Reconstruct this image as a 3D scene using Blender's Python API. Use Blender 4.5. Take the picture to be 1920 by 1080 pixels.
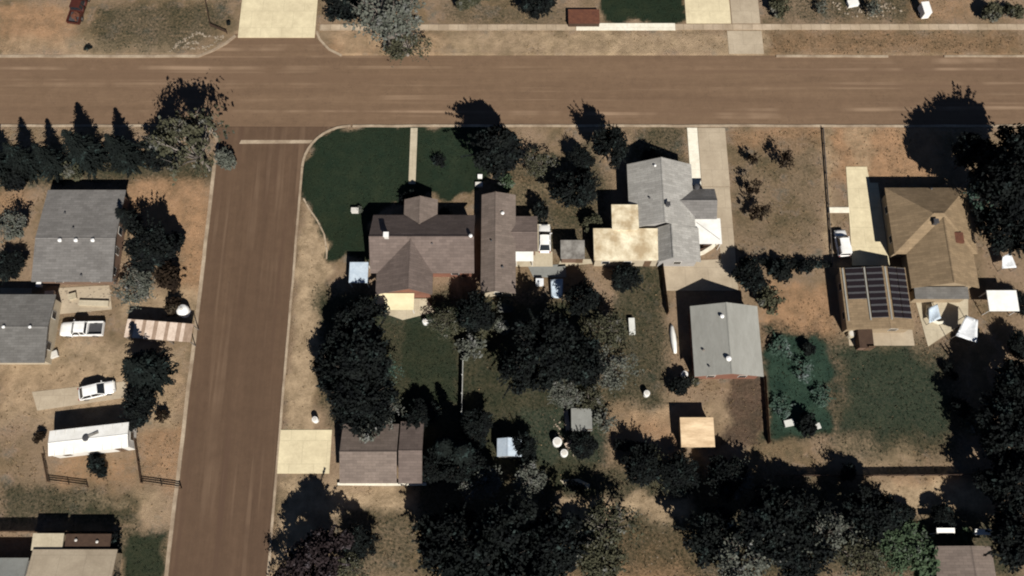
import bpy, bmesh, math, random
import numpy as np
from mathutils import Vector, Matrix

random.seed(7); np.random.seed(7)
S = bpy.context.scene
COL = S.collection
for o in list(bpy.data.objects): bpy.data.objects.remove(o)

# ------------------------------------------------------------------ camera
FPX = 1663.0                       # focal length in photo pixels (1920 wide)
TILT = math.atan(FPX / 4940.0)     # from the convergence of the street and lot lines
DIST = FPX / 13.6                  # 13.6 px per metre in the middle of the picture
CAM = Vector((0, -DIST * math.sin(TILT), DIST * math.cos(TILT)))
cd = bpy.data.cameras.new('camera'); cam = bpy.data.objects.new('camera', cd); COL.objects.link(cam)
cam.location = CAM; cam.rotation_euler = (TILT, 0, 0)
cd.sensor_width = 36; cd.lens = FPX / 1920 * 36; cd.clip_start = 1; cd.clip_end = 6000
S.camera = cam
S.render.resolution_x, S.render.resolution_y = 1024, 576

# ------------------------------------------------------------------ sky, sun, exposure
SHX, SHY = -0.42, 1.08             # a metre of height throws its shadow this far east / north
SUNV = Vector((-SHX, -SHY, 1)).normalized()
EL = math.asin(SUNV.z); AZ = math.atan2(SUNV.x, SUNV.y)
W = bpy.data.worlds.new('World'); S.world = W; W.use_nodes = True
nt = W.node_tree
sky = nt.nodes.new('ShaderNodeTexSky'); sky.sky_type = 'NISHITA'; sky.sun_disc = False
sky.sun_elevation = EL; sky.sun_rotation = AZ
sky.altitude = 1100; sky.air_density = 0.35; sky.dust_density = 0.0; sky.ozone_density = 1.0
nt.links.new(sky.outputs[0], nt.nodes['Background'].inputs[0])
nt.nodes['Background'].inputs[1].default_value = 0.05
sl = bpy.data.lights.new('sun', 'SUN'); sl.energy = 5.0; sl.angle = math.radians(0.5); sl.color = (1, 0.95, 0.87)
sun = bpy.data.objects.new('sun', sl); COL.objects.link(sun)
sun.rotation_euler = (-SUNV).to_track_quat('-Z', 'Y').to_euler(); sun.location = (0, 0, 200)
S.view_settings.view_transform = 'Standard'; S.view_settings.look = 'None'
S.view_settings.exposure = 0.58; S.view_settings.gamma = 1.0
S.render.engine = 'CYCLES'; S.cycles.filter_width = 2.0

# ------------------------------------------------------------------ helpers
def P(u, v, z=0.0):
    """photo pixel -> point on the horizontal plane at height z"""
    dx, dy = (u - 960) / FPX, (540 - v) / FPX
    c, s = math.cos(TILT), math.sin(TILT)
    d = Vector((dx, dy * c + s, dy * s - c))
    k = (z - CAM.z) / d.z
    return CAM + d * k
def R(xl, xr, yt, yb, z=0.0):
    """pixel box -> world rectangle x0,x1,y0,y1 at height z"""
    ym, xm = (yt + yb) / 2, (xl + xr) / 2
    return P(xl, ym, z).x, P(xr, ym, z).x, P(xm, yb, z).y, P(xm, yt, z).y

def tag(o, label=None, cat=None, group=None, kind=None):
    if label: o['label'] = label
    if cat: o['category'] = cat
    if group: o['group'] = group
    if kind: o['kind'] = kind
    return o
def empty(name, loc=(0, 0, 0), rz=0.0):
    o = bpy.data.objects.new(name, None); COL.objects.link(o)
    o.location = loc; o.rotation_euler = (0, 0, rz); o.empty_display_size = 0.3
    return o
def mesh_obj(name, verts, faces, mat, parent=None, smooth=False):
    me = bpy.data.meshes.new(name); me.from_pydata([tuple(v) for v in verts], [], faces); me.update()
    if smooth:
        for p in me.polygons: p.use_smooth = True
    o = bpy.data.objects.new(name, me); COL.objects.link(o)
    if mat: me.materials.append(mat)
    if parent: o.parent = parent
    return o
class MB:
    def __init__(s): s.v = []; s.f = []
    def add(s, v, f):
        b = len(s.v); s.v += [tuple(p) for p in v]; s.f += [tuple(i + b for i in q) for q in f]; return s
    def box(s, x0, x1, y0, y1, z0, z1):
        return s.add([(x0,y0,z0),(x1,y0,z0),(x1,y1,z0),(x0,y1,z0),(x0,y0,z1),(x1,y0,z1),(x1,y1,z1),(x0,y1,z1)],
                     [(3,2,1,0),(4,5,6,7),(0,1,5,4),(1,2,6,5),(2,3,7,6),(3,0,4,7)])
    def obox(s, c, hx, hy, hz, rz=0.0, tilt=None):
        m = Matrix.Rotation(rz, 3, 'Z')
        if tilt: m = m @ Matrix.Rotation(tilt, 3, 'Y')
        pts = [Vector(c) + m @ Vector((a*hx, b*hy, d*hz)) for d in (-1,1) for a, b in ((-1,-1),(1,-1),(1,1),(-1,1))]
        return s.add(pts, [(3,2,1,0),(4,5,6,7),(0,1,5,4),(1,2,6,5),(2,3,7,6),(3,0,4,7)])
    def tube(s, a, b, r0, r1, n=6):
        a, b = Vector(a), Vector(b); d = (b - a).normalized()
        u = d.orthogonal().normalized(); w = d.cross(u)
        pts = [c + (u*math.cos(2*math.pi*i/n) + w*math.sin(2*math.pi*i/n))*r for c, r in ((a,r0),(b,r1)) for i in range(n)]
        f = [(i, (i+1)%n, n+(i+1)%n, n+i) for i in range(n)] + [tuple(range(n-1,-1,-1)), tuple(range(n,2*n))]
        return s.add(pts, f)
    def lathe(s, prof, c=(0,0,0), n=14):
        k = len(prof); c = Vector(c)
        pts = [c + Vector((r*math.cos(2*math.pi*i/n), r*math.sin(2*math.pi*i/n), z)) for r, z in prof for i in range(n)]
        f = [(j*n+i, j*n+(i+1)%n, (j+1)*n+(i+1)%n, (j+1)*n+i) for j in range(k-1) for i in range(n)]
        f += [tuple(range(n-1,-1,-1)), tuple(range((k-1)*n, k*n))]
        return s.add(pts, f)
    def slab(s, poly, faces, t):
        """thick sheet: top vertices + faces, copied t lower, rim closed"""
        n = len(poly); lo = [(p[0], p[1], p[2]-t) for p in poly]
        edges = {}
        for q in faces:
            for i in range(len(q)):
                edges[(q[i], q[(i+1)%len(q)])] = 1
        f = [tuple(q) for q in faces] + [tuple(i+n for i in reversed(q)) for q in faces]
        for a, b in edges:
            if (b, a) not in edges: f.append((b, a, a+n, b+n))
        return s.add(list(poly)+lo, f)
    def build(s, name, mat, parent=None, smooth=False): return mesh_obj(name, s.v, s.f, mat, parent, smooth)

# ------------------------------------------------------------------ materials
MATS = {}
def _new(name):
    m = bpy.data.materials.new(name); m.use_nodes = True
    n = m.node_tree.nodes; b = n['Principled BSDF']; return m, n, m.node_tree.links, b
def mixc(n, l, fac, a, b, mode='MIX'):
    x = n.new('ShaderNodeMix'); x.data_type = 'RGBA'; x.blend_type = mode
    for sock, val in ((0, fac), (6, a), (7, b)):
        if isinstance(val, (int, float)): x.inputs[sock].default_value = val
        elif isinstance(val, tuple): x.inputs[sock].default_value = (*val[:3], 1)
        else: l.new(val, x.inputs[sock])
    return x.outputs[2]
def noise(n, l, vec, scale, detail=4, rough=0.6, lo=0.35, hi=0.65):
    t = n.new('ShaderNodeTexNoise'); t.inputs['Scale'].default_value = scale; t.inputs['Detail'].default_value = detail
    t.inputs['Roughness'].default_value = rough
    l.new(vec, t.inputs['Vector'])
    r = n.new('ShaderNodeMapRange'); r.inputs[1].default_value = lo; r.inputs[2].default_value = hi
    l.new(t.outputs[0], r.inputs[0]); return r.outputs[0]
def coords(n, l, scale=(1,1,1), kind='Object', rand=False):
    tc = n.new('ShaderNodeTexCoord'); mp = n.new('ShaderNodeMapping'); mp.inputs['Scale'].default_value = scale
    l.new(tc.outputs[kind], mp.inputs['Vector'])
    if rand:
        oi = n.new('ShaderNodeObjectInfo'); c = n.new('ShaderNodeCombineXYZ'); mu = n.new('ShaderNodeMath'); mu.operation = 'MULTIPLY'
        mu.inputs[1].default_value = 97; l.new(oi.outputs['Random'], mu.inputs[0])
        for i in range(2): l.new(mu.outputs[0], c.inputs[i])
        l.new(c.outputs[0], mp.inputs['Location'])
    return mp.outputs[0]
def bump(n, l, b, h, strength=0.4, dist=0.03):
    k = n.new('ShaderNodeBump'); k.inputs['Strength'].default_value = strength; k.inputs['Distance'].default_value = dist
    l.new(h, k.inputs['Height']); l.new(k.outputs[0], b.inputs['Normal'])
def dark(c, f): return tuple(x*f for x in c)
def surf(name, col, col2=None, rough=0.85, spec=0.3, s1=0.5, s2=6, amt=0.5, b=0.3, stretch=(1,1,1), metallic=0.0, speck=0.3, blot=0.45):
    """a weathered surface: two tones in large patches, fine grain, light relief"""
    if name in MATS: return MATS[name]
    m, n, l, bs = _new(name)
    v = coords(n, l, stretch, rand=True)
    col2 = col2 or dark(col, 0.7)
    a = noise(n, l, v, s1, 5); g = noise(n, l, v, s2, 4, .7, .3, .7)
    mm = n.new('ShaderNodeMath'); mm.operation = 'MULTIPLY'; mm.inputs[1].default_value = amt; l.new(a, mm.inputs[0])
    c = mixc(n, l, mm.outputs[0], col, col2)
    gm = n.new('ShaderNodeMath'); gm.operation = 'MULTIPLY'; gm.inputs[1].default_value = speck; l.new(g, gm.inputs[0])
    c = mixc(n, l, gm.outputs[0], c, dark(col2, .75))
    if s1 and speck:
        w3 = noise(n, l, v, s1*3.1, 6, .7, .32, .68); mr = n.new('ShaderNodeMath'); mr.operation = 'MULTIPLY'; mr.inputs[1].default_value = blot; l.new(w3, mr.inputs[0])
        c = mixc(n, l, mr.outputs[0], c, (.62,.60,.58), 'MULTIPLY')
    l.new(c, bs.inputs['Base Color']); bs.inputs['Roughness'].default_value = rough
    bs.inputs['Specular IOR Level'].default_value = spec; bs.inputs['Metallic'].default_value = metallic
    if b: bump(n, l, bs, g, b)
    MATS[name] = m; return m
def streaks(name, stretch, pale, darkc):
    m = MATS[name]; n, l = m.node_tree.nodes, m.node_tree.links; bs = n['Principled BSDF']
    src = bs.inputs['Base Color'].links[0].from_socket; v = coords(n, l, stretch)
    a_ = noise(n, l, v, 1.0, 3, .55, .54, .66); b_ = noise(n, l, coords(n, l, tuple(x*.7 for x in stretch)), 1.0, 2, .5, .56, .70)
    patch = noise(n, l, coords(n, l), .09, 3, .6, .42, .62)
    k = n.new('ShaderNodeMath'); k.operation = 'MULTIPLY'; l.new(a_, k.inputs[0]); l.new(patch, k.inputs[1])
    iso = coords(n, l); mo = noise(n, l, iso, .55, 6, .72, .33, .67); mo2 = noise(n, l, iso, 3.2, 4, .7, .3, .7)
    q = n.new('ShaderNodeMath'); q.operation = 'MULTIPLY'; q.inputs[1].default_value = .55; l.new(mo, q.inputs[0])
    src = mixc(n, l, q.outputs[0], src, (.72,.70,.68), 'MULTIPLY')
    q = n.new('ShaderNodeMath'); q.operation = 'MULTIPLY'; q.inputs[1].default_value = .4; l.new(mo2, q.inputs[0])
    src = mixc(n, l, q.outputs[0], src, (1.25,1.22,1.18), 'MULTIPLY')
    vo = n.new('ShaderNodeTexVoronoi'); vo.feature = 'DISTANCE_TO_EDGE'; vo.inputs['Scale'].default_value = .16
    wv = n.new('ShaderNodeVectorMath'); wv.operation = 'ADD'; nz = n.new('ShaderNodeTexNoise'); nz.inputs['Scale'].default_value = .8; nz.inputs['Detail'].default_value = 5; l.new(iso, nz.inputs['Vector'])
    sc = n.new('ShaderNodeVectorMath'); sc.operation = 'SCALE'; sc.inputs['Scale'].default_value = 3.0; l.new(nz.outputs['Color'], sc.inputs[0]); l.new(iso, wv.inputs[0]); l.new(sc.outputs[0], wv.inputs[1]); l.new(wv.outputs[0], vo.inputs['Vector'])
    ck = n.new('ShaderNodeMapRange'); ck.inputs[1].default_value = .006; ck.inputs[2].default_value = .0; ck.inputs[3].default_value = 0; ck.inputs[4].default_value = .45; l.new(vo.outputs['Distance'], ck.inputs[0])
    src = mixc(n, l, ck.outputs[0], src, (.06,.038,.025))
    c = mixc(n, l, b_, src, darkc); c = mixc(n, l, k.outputs[0], c, pale); l.new(c, bs.inputs['Base Color'])
def tabs(name, w, hgt, mortar, lo, hi, amt):
    m = MATS[name]; n, l = m.node_tree.nodes, m.node_tree.links; bs = n['Principled BSDF']
    src = bs.inputs['Base Color'].links[0].from_socket; br = n.new('ShaderNodeTexBrick'); l.new(coords(n, l), br.inputs[0])
    br.inputs['Scale'].default_value = 1; br.inputs['Brick Width'].default_value = w; br.inputs['Row Height'].default_value = hgt; br.inputs['Mortar Size'].default_value = mortar
    for k, x in (('Color1', lo), ('Color2', hi), ('Mortar', .45)): br.inputs[k].default_value = (x, x, x, 1)
    l.new(mixc(n, l, amt, src, br.outputs[0], 'MULTIPLY'), bs.inputs['Base Color'])
def leafmat(name, col, col2):
    if name in MATS: return MATS[name]
    m, n, l, bs = _new(name)
    v = coords(n, l, rand=True)
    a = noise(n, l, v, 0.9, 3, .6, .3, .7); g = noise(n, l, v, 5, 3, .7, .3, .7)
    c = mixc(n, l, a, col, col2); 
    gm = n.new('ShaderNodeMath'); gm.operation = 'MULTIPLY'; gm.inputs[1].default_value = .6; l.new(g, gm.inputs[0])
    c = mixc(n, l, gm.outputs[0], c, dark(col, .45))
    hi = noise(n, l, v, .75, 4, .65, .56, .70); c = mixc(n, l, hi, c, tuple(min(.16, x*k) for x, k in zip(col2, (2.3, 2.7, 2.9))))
    l.new(c, bs.inputs['Base Color']); bs.inputs['Roughness'].default_value = .85; bs.inputs['Specular IOR Level'].default_value = .06
    MATS[name] = m; return m
def M(k): return MATS[k]

surf('road', (.172,.112,.069), (.140,.089,.055), s1=.25, s2=9, amt=.9, stretch=(.06,1,1), speck=.35, b=.25)
surf('road_ns', (.108,.067,.041), (.086,.052,.032), s1=.3, s2=9, amt=.9, stretch=(1,.05,1), speck=.3, b=.25)
streaks('road', (.012,.9,1), (.235,.160,.104), (.128,.080,.049)); streaks('road_ns', (1.0,.03,1), (.122,.078,.049), (.074,.043,.027))
surf('kerb', (0.44,0.36,0.265), (0.24,0.18,0.125), s1=.4, s2=5, amt=1.0, speck=.5)
surf('concrete', (0.5,0.44,0.33), (0.36,0.31,0.22), s1=.25, s2=4, amt=.8, speck=.3)
surf('pale_concrete', (0.66,0.58,0.39), (0.5,0.43,0.285), s1=.3, s2=4, amt=.7, speck=.25)
surf('white_concrete', (.78,.75,.64), (.6,.55,.43), s1=.5, s2=4, amt=.5, speck=.2)
surf('beige_drive', (0.44,0.37,0.275), (0.33,0.27,0.195), s1=.2, s2=4, amt=.9, speck=.35)
surf('sidewalk', (0.48,0.39,0.29), (0.3,0.23,0.155), s1=.25, s2=5, amt=.9, speck=.4)
surf('grey_green', (0.22,0.225,0.21), (0.17,0.175,0.165), s1=.3, s2=5, amt=.8)
surf('roof_grey', (0.175,0.167,0.16), (0.135,0.128,0.122), s1=.35, s2=7, amt=.8, speck=.3)
surf('roof_greybrown', (0.155,0.15,0.142), (0.12,0.115,0.108), s1=.4, s2=7, amt=.8)
surf('roof_blue', (0.36,0.35,0.325), (0.29,0.28,0.26), s1=.4, s2=7, amt=.7)
surf('roof_metal', (.305,.305,.278), (.25,.248,.225), s1=.4, s2=6, amt=.7, rough=.6, stretch=(1,.3,1))
surf('roof_brown', (0.145,0.112,0.098), (0.112,0.086,0.075), s1=.4, s2=8, amt=.8)
surf('roof_mauve', (0.185,0.147,0.125), (0.145,0.114,0.097), s1=.4, s2=8, amt=.8)
surf('roof_tan', (0.25,0.18,0.108), (0.195,0.14,0.082), s1=.4, s2=8, amt=.7)
surf('roof_cream', (.72,.65,.43), (.58,.51,.32), s1=.3, s2=4, amt=.6, speck=.15)
surf('roof_stained', (.80,.73,.55), (.40,.31,.19), s1=.55, s2=3, amt=1.0, speck=.3)
surf('roof_peach', (.75,.58,.38), (.42,.29,.17), s1=.5, s2=4, amt=.8, stretch=(.5,1.6,1), speck=.25)
surf('roof_white', (.80,.80,.78), (.66,.65,.6), s1=.3, s2=5, amt=.6, speck=.15, rough=.6)
surf('weathered', (.26,.25,.23), (.11,.10,.09), s1=.9, s2=6, amt=1.0)
surf('wall_cream', (.42,.36,.27), (.34,.29,.21), amt=.5); surf('wall_tan', (.30,.23,.15), amt=.5)
surf('wall_brown', (.16,.10,.07), amt=.6); surf('wall_grey', (.33,.32,.31), amt=.5); surf('wall_brick', (.20,.09,.06), amt=.6)
surf('wall_white', (.65,.64,.6), (.5,.48,.44), amt=.5)
surf('trim', (.6,.58,.54), amt=.3); surf('wood', (.13,.078,.045), (.08,.05,.03), s1=1.5, amt=.8); surf('dark_wood', (.06,.035,.022), (.04,.022,.014), s1=1.5, amt=.8)
surf('grey_wood', (.2,.18,.16), (.12,.1,.085), s1=1.2, amt=.8)
surf('vinyl', (.62,.63,.6), (.48,.48,.45), amt=.5); surf('bark', (.12,.095,.075), (.07,.055,.045), s1=2, amt=.8)
surf('pale_bark', (.24,.215,.19), (.13,.11,.095), s1=2, amt=.8)
surf('rubber', (.02,.02,.02), rough=.7, amt=.3); surf('alloy', (.45,.45,.45), rough=.35, metallic=.8, amt=.3)
surf('white_paint', (.8,.8,.79), (.7,.69,.66), rough=.35, spec=.5, amt=.4, speck=.1, b=0)
surf('red_paint', (.075,.020,.014), (.045,.014,.010), rough=.5, amt=.7, speck=.3, b=0)
surf('glass', (.015,.018,.022), rough=.12, spec=.6, amt=.2, speck=0, b=0)
surf('lamp', (.7,.68,.6), rough=.2, amt=.1, b=0); surf('tail', (.3,.02,.02), rough=.3, amt=.1, b=0)
surf('tarp_blue', (.50,.58,.66), (.36,.44,.53), s1=1.5, amt=.7); surf('tarp_white', (.74,.76,.78), (.55,.58,.62), s1=1.5, amt=.7)
surf('dark_metal', (.06,.06,.065), rough=.5, amt=.5); surf('stone', (0.34,0.285,0.22), (0.2,0.16,0.115), s1=2, amt=.8)
surf('soil', (.10,.062,.04), (.07,.042,.028), s1=1.5, amt=.8, b=.6); surf('rust', (.14,.055,.03), (.09,.035,.022), s1=1.5, amt=.9)
surf('straw', (0.26,0.18,0.1), (0.18,0.125,0.068), s1=2, amt=.9, b=0); surf('blade', (.018,.027,.012), (.011,.019,.008), s1=2, amt=.9, b=0)
surf('stripe_a', (.66,.55,.46), (.45,.35,.28), s1=1.2, amt=.8); surf('stripe_b', (.34,.25,.19), (.24,.17,.12), s1=1.2, amt=.8)
for k in ('roof_grey','roof_greybrown','roof_blue','roof_brown','roof_mauve','roof_tan'): tabs(k, .95, .34, .012, .80, 1.12, .8)
for k in ('pale_concrete','concrete','white_concrete','beige_drive'): tabs(k, 3.2, 3.0, .028, .94, 1.04, .4)
tabs('sidewalk', 1.5, 1.6, .03, .85, 1.06, .8)
def solar():
    m, n, l, bs = _new('solar')
    v = coords(n, l); br = n.new('ShaderNodeTexBrick'); br.offset = 0; l.new(v, br.inputs[0])
    br.inputs['Color1'].default_value = (.010,.007,.009,1); br.inputs['Color2'].default_value = (.013,.009,.011,1); br.inputs['Mortar'].default_value = (.024,.02,.022,1)
    br.inputs['Scale'].default_value = 1; br.inputs['Brick Width'].default_value = .16; br.inputs['Row Height'].default_value = .16; br.inputs['Mortar Size'].default_value = .008
    l.new(br.outputs[0], bs.inputs['Base Color']); bs.inputs['Roughness'].default_value = .4; bs.inputs['Specular IOR Level'].default_value = .2; MATS['solar'] = m
solar()
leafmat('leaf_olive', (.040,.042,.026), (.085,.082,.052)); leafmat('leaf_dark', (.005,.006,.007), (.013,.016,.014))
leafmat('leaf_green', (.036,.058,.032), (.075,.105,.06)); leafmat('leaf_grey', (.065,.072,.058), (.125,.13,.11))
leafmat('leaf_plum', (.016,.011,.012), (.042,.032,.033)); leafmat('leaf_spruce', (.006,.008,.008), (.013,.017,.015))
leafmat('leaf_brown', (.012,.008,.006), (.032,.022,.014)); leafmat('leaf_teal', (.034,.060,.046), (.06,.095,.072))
# ------------------------------------------------------------------ ground, streets, pavements
EW_N, EW_S = P(960, 105).y, P(960, 236).y
NS_W = (P(405, 300).x + P(310, 1080).x) / 2; NS_E = (P(568, 345).x + P(498, 1080).x) / 2
BIG = 1800.0
# corner returns of the street edge (lawn corner, and the corner by the spruces)
def arc(cx, cy, r, a0, a1, n=10): return [(cx + r*math.cos(math.radians(a0+(a1-a0)*i/n)), cy + r*math.sin(math.radians(a0+(a1-a0)*i/n))) for i in range(n+1)]
RL = 6.6                                           # radius of the lawn corner
LAWN_ARC = arc(NS_E+RL, EW_S-RL, RL, 90, 180)
SPR_ARC = arc(NS_W-3.2, EW_S-3.2, 3.2, 0, 90)
MN_W, MN_E = P(441, 60).x, P(592, 60).x            # mouth of the concrete street to the north
def sd_poly(X, Y, poly):
    """signed distance, positive inside"""
    d = np.full(X.shape, 1e9); ins = np.zeros(X.shape, bool)
    n = len(poly)
    for i in range(n):
        ax, ay = poly[i]; bx, by = poly[(i+1) % n]
        ex, ey = bx-ax, by-ay; L = ex*ex+ey*ey + 1e-12
        t = np.clip(((X-ax)*ex+(Y-ay)*ey)/L, 0, 1)
        d = np.minimum(d, np.hypot(X-ax-t*ex, Y-ay-t*ey))
        c = ((ay > Y) != (by > Y))
        with np.errstate(divide='ignore', invalid='ignore'):
            xi = (bx-ax)*(Y-ay)/((by-ay) if by != ay else 1e-9)+ax
        ins ^= c & (X < xi)
    return np.where(ins, d, -d)
def vnoise(X, Y, s, seed):
    rs = np.random.RandomState(seed); G = rs.rand(256, 256)
    x, y = X/s, Y/s; xi, yi = np.floor(x).astype(int), np.floor(y).astype(int)
    fx, fy = x-xi, y-yi; fx = fx*fx*(3-2*fx); fy = fy*fy*(3-2*fy)
    g = lambda a, b: G[a % 256, b % 256]
    return (g(xi,yi)*(1-fx)+g(xi+1,yi)*fx)*(1-fy)+(g(xi,yi+1)*(1-fx)+g(xi+1,yi+1)*fx)*fy
def axis(a, b, st):
    v = list(np.arange(a, b+st, st)); k = st; lo, hi = [], []
    x = v[0]
    while x > -BIG: k *= 1.35; x -= k; lo.append(x)
    k = st; x = v[-1]
    while x < BIG: k *= 1.35; x += k; hi.append(x)
    return np.array(lo[::-1]+v+hi)
xs, ys = axis(-88, 88, .36), axis(-48, 62, .36)
GX, GY = np.meshgrid(xs, ys)
WX = GX + (vnoise(GX,GY,2.3,1)-.5)*2.0 + (vnoise(GX,GY,.8,2)-.5)*.8
WY = GY + (vnoise(GX,GY,2.3,3)-.5)*2.0 + (vnoise(GX,GY,.8,4)-.5)*.8
road_ew = [(-BIG, EW_S), (NS_W-3.2, EW_S)] + SPR_ARC[::-1][1:] + [(NS_W, -BIG), (NS_E, -BIG)] + LAWN_ARC[::-1] + [(BIG, EW_S), (BIG, EW_N), (MN_E+4, EW_N), (MN_E, EW_N+3.4), (MN_E, EW_N+4), (MN_W, EW_N+4), (MN_W-.5, EW_N+2.6), (MN_W-5, EW_N+.3), (-BIG, EW_N)]
sdr = sd_poly(GX, GY, road_ew)
GZ = np.where(sdr > 0, -.25, -.02*vnoise(GX, GY, 1.7, 9))
mask = np.zeros(GX.shape + (4,))                   # green, pale, ochre, dark soil
def paint(ch, val, poly, feather=1.2):
    pts = [(p.x, p.y) for p in (P(u, v) for u, v in poly)]
    s = np.clip(sd_poly(WX, WY, pts)/feather + .5, 0, 1)
    mask[..., ch] = np.maximum(mask[..., ch], s*val) if val > 0 else mask[..., ch]*(1-s*-val)
def bx(a, b, c, d): return [(a,c),(b,c),(b,d),(a,d)]
G = lambda v, p, f=1.2: paint(0, v, p, f)
G(1.0, [(578,300),(566,345),(596,420),(618,482),(690,485),(700,400),(760,372),(890,372),(905,345),(960,300),(930,238),(770,236),(660,238),(612,250),(590,272)], .5)
G(.95, bx(755,865,595,770)); G(.6, bx(1185,1290,238,308)); G(1.0, [(1435,610),(1500,620),(1560,650),(1560,820),(1500,835),(1440,830)])
G(.9, [(1555,645),(1690,632),(1770,670),(1815,790),(1780,845),(1560,840)], 5); G(.74, [(1180,488),(1245,488),(1255,620),(1240,760),(1130,770),(1130,600)], 2)
G(.75, [(912,690),(1000,730),(1010,830),(912,825)]); G(.95, [(228,985),(312,985),(306,1100),(224,1100)]); G(.72, [(0,905),(250,935),(260,975),(0,978)], 2)
G(1.0, bx(1130,1282,-40,42), .4); G(.55, [(180,10),(440,0),(420,55),(330,92),(175,95)], 2); G(.5, bx(1480,1720,-20,40), 2); G(.7, bx(0,430,285,345), 2)
G(.5, [(620,930),(790,940),(780,1080),(630,1080)], 2); G(.85, [(590,540),(1130,560),(1130,960),(620,800)], 2.5); G(.72, [(780,860),(1450,880),(1900,960),(1900,1080),(780,1080)], 3)
G(.22, bx(1380,1540,250,480), 3); G(.6, [(920,330),(1130,260),(1130,480),(920,470)], 2); G(.4, bx(830,960,0,45), 2); G(.35, bx(960,1065,0,45), 2); G(.45, bx(1440,1480,-20,45)); G(.35, bx(1440,1920,60,98), 3)
Q = lambda v, p, f=1.2: paint(1, v, p, f)
Q(.9, [(570,378),(612,448),(616,490),(604,570),(590,800),(532,810),(546,560)], .8); Q(.8, [(500,1100),(600,1100),(560,900),(525,900)], 1.5)
Q(.7, [(0,640),(230,640),(340,650),(320,800),(0,790)], 3); Q(.65, [(840,58),(1430,58),(1440,104),(840,104)], 1.4); Q(.5, [(0,70),(320,75),(330,99),(0,99)], 1.5)
Q(.95, [(520,900),(790,915),(780,965),(520,960)], 1.5); Q(1.0, [(1060,925),(1290,925),(1290,975),(1060,970)], 1.5); Q(1.0, [(1640,905),(1860,900),(1850,965),(1690,965)], 1.5)
Q(.55, [(1540,240),(1560,240),(1575,500),(1550,500)], .8); Q(.5, [(1590,240),(1630,240),(1632,315),(1588,315)], 1); Q(.5, bx(1590,1720,600,660), 1.2); Q(.5, bx(1570,1720,828,880), 2); Q(.5, [(255,930),(330,925),(320,980),(240,975)], 2)
Q(.45, bx(1180,1370,750,800), 2); Q(.6, bx(230,400,540,600), 1.5); Q(.5, [(600,60),(840,60),(840,104),(650,100)], 1.5)
for q_ in (bx(120,235,934,941), bx(520,730,928,936), bx(560,760,946,953), bx(1070,1290,934,942), bx(1100,1280,952,958), bx(1690,1850,925,932), bx(1680,1850,945,952), bx(1140,1160,60,104), bx(1020,1040,60,104), bx(1240,1265,75,100)): Q(.9, q_, .5)
Q(.6, [(940,350),(1040,335),(1045,370),(960,385)], 1); Q(.5, [(960,360),(1000,360),(1000,400),(968,400)], 1)
O = lambda v, p, f=1.6: paint(2, v, p, f)
O(.8, bx(0,130,10,92)); O(.8, [(240,340),(400,330),(385,560),(340,560),(330,430),(240,400)], 2); O(.7, bx(1380,1545,240,275), 2); O(.85, bx(1560,1760,240,340), 2)
O(.8, bx(1440,1570,535,640), 2); O(.7, bx(1040,1300,985,1100), 2); O(.8, bx(1680,1870,900,960)); O(.5, bx(0,330,690,770), 2); O(.6, bx(270,350,800,910)); O(.7, bx(1180,1290,770,830), 1.5); O(.7, bx(1440,1920,62,100), 2); O(.6, bx(620,830,62,104)); O(.5, bx(110,250,850,910)); O(.6, [(0,350),(60,350),(50,400),(0,400)]); O(.5,bx(940,1060,330,380)); O(.4, bx(1700,1820,0,45))
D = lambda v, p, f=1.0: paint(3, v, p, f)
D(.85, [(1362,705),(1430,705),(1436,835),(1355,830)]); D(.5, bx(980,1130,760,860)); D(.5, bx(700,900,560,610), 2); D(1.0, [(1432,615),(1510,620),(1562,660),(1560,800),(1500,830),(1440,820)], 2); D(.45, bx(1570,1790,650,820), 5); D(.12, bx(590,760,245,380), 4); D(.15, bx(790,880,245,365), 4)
for q_ in ([(520,905),(790,915),(785,962),(520,958)], [(1040,922),(1295,928),(1295,972),(1060,972)], [(1640,902),(1870,898),(1860,968),(1690,968)]): paint(0, -.92, q_, 1.0)
nx, ny = len(xs), len(ys)
me = bpy.data.meshes.new('ground')
vv = np.stack([GX, GY, GZ], -1).reshape(-1, 3)
ii = np.arange(nx*ny).reshape(ny, nx)
quads = np.stack([ii[:-1,:-1], ii[:-1,1:], ii[1:,1:], ii[1:,:-1]], -1).reshape(-1, 4)
me.vertices.add(len(vv)); me.vertices.foreach_set('co', vv.ravel())
me.loops.add(quads.size); me.loops.foreach_set('vertex_index', quads.ravel())
me.polygons.add(len(quads)); me.polygons.foreach_set('loop_start', np.arange(0, quads.size, 4)); me.polygons.foreach_set('loop_total', np.full(len(quads), 4))
me.update(calc_edges=True)
at = me.attributes.new('cover', 'FLOAT_COLOR', 'POINT'); at.data.foreach_set('color', mask.reshape(-1).astype(np.float32))
ground = bpy.data.objects.new('ground', me); COL.objects.link(ground)
tag(ground, 'bare tan earth with patchy dry grass and dark green lawns', kind='structure')
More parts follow.
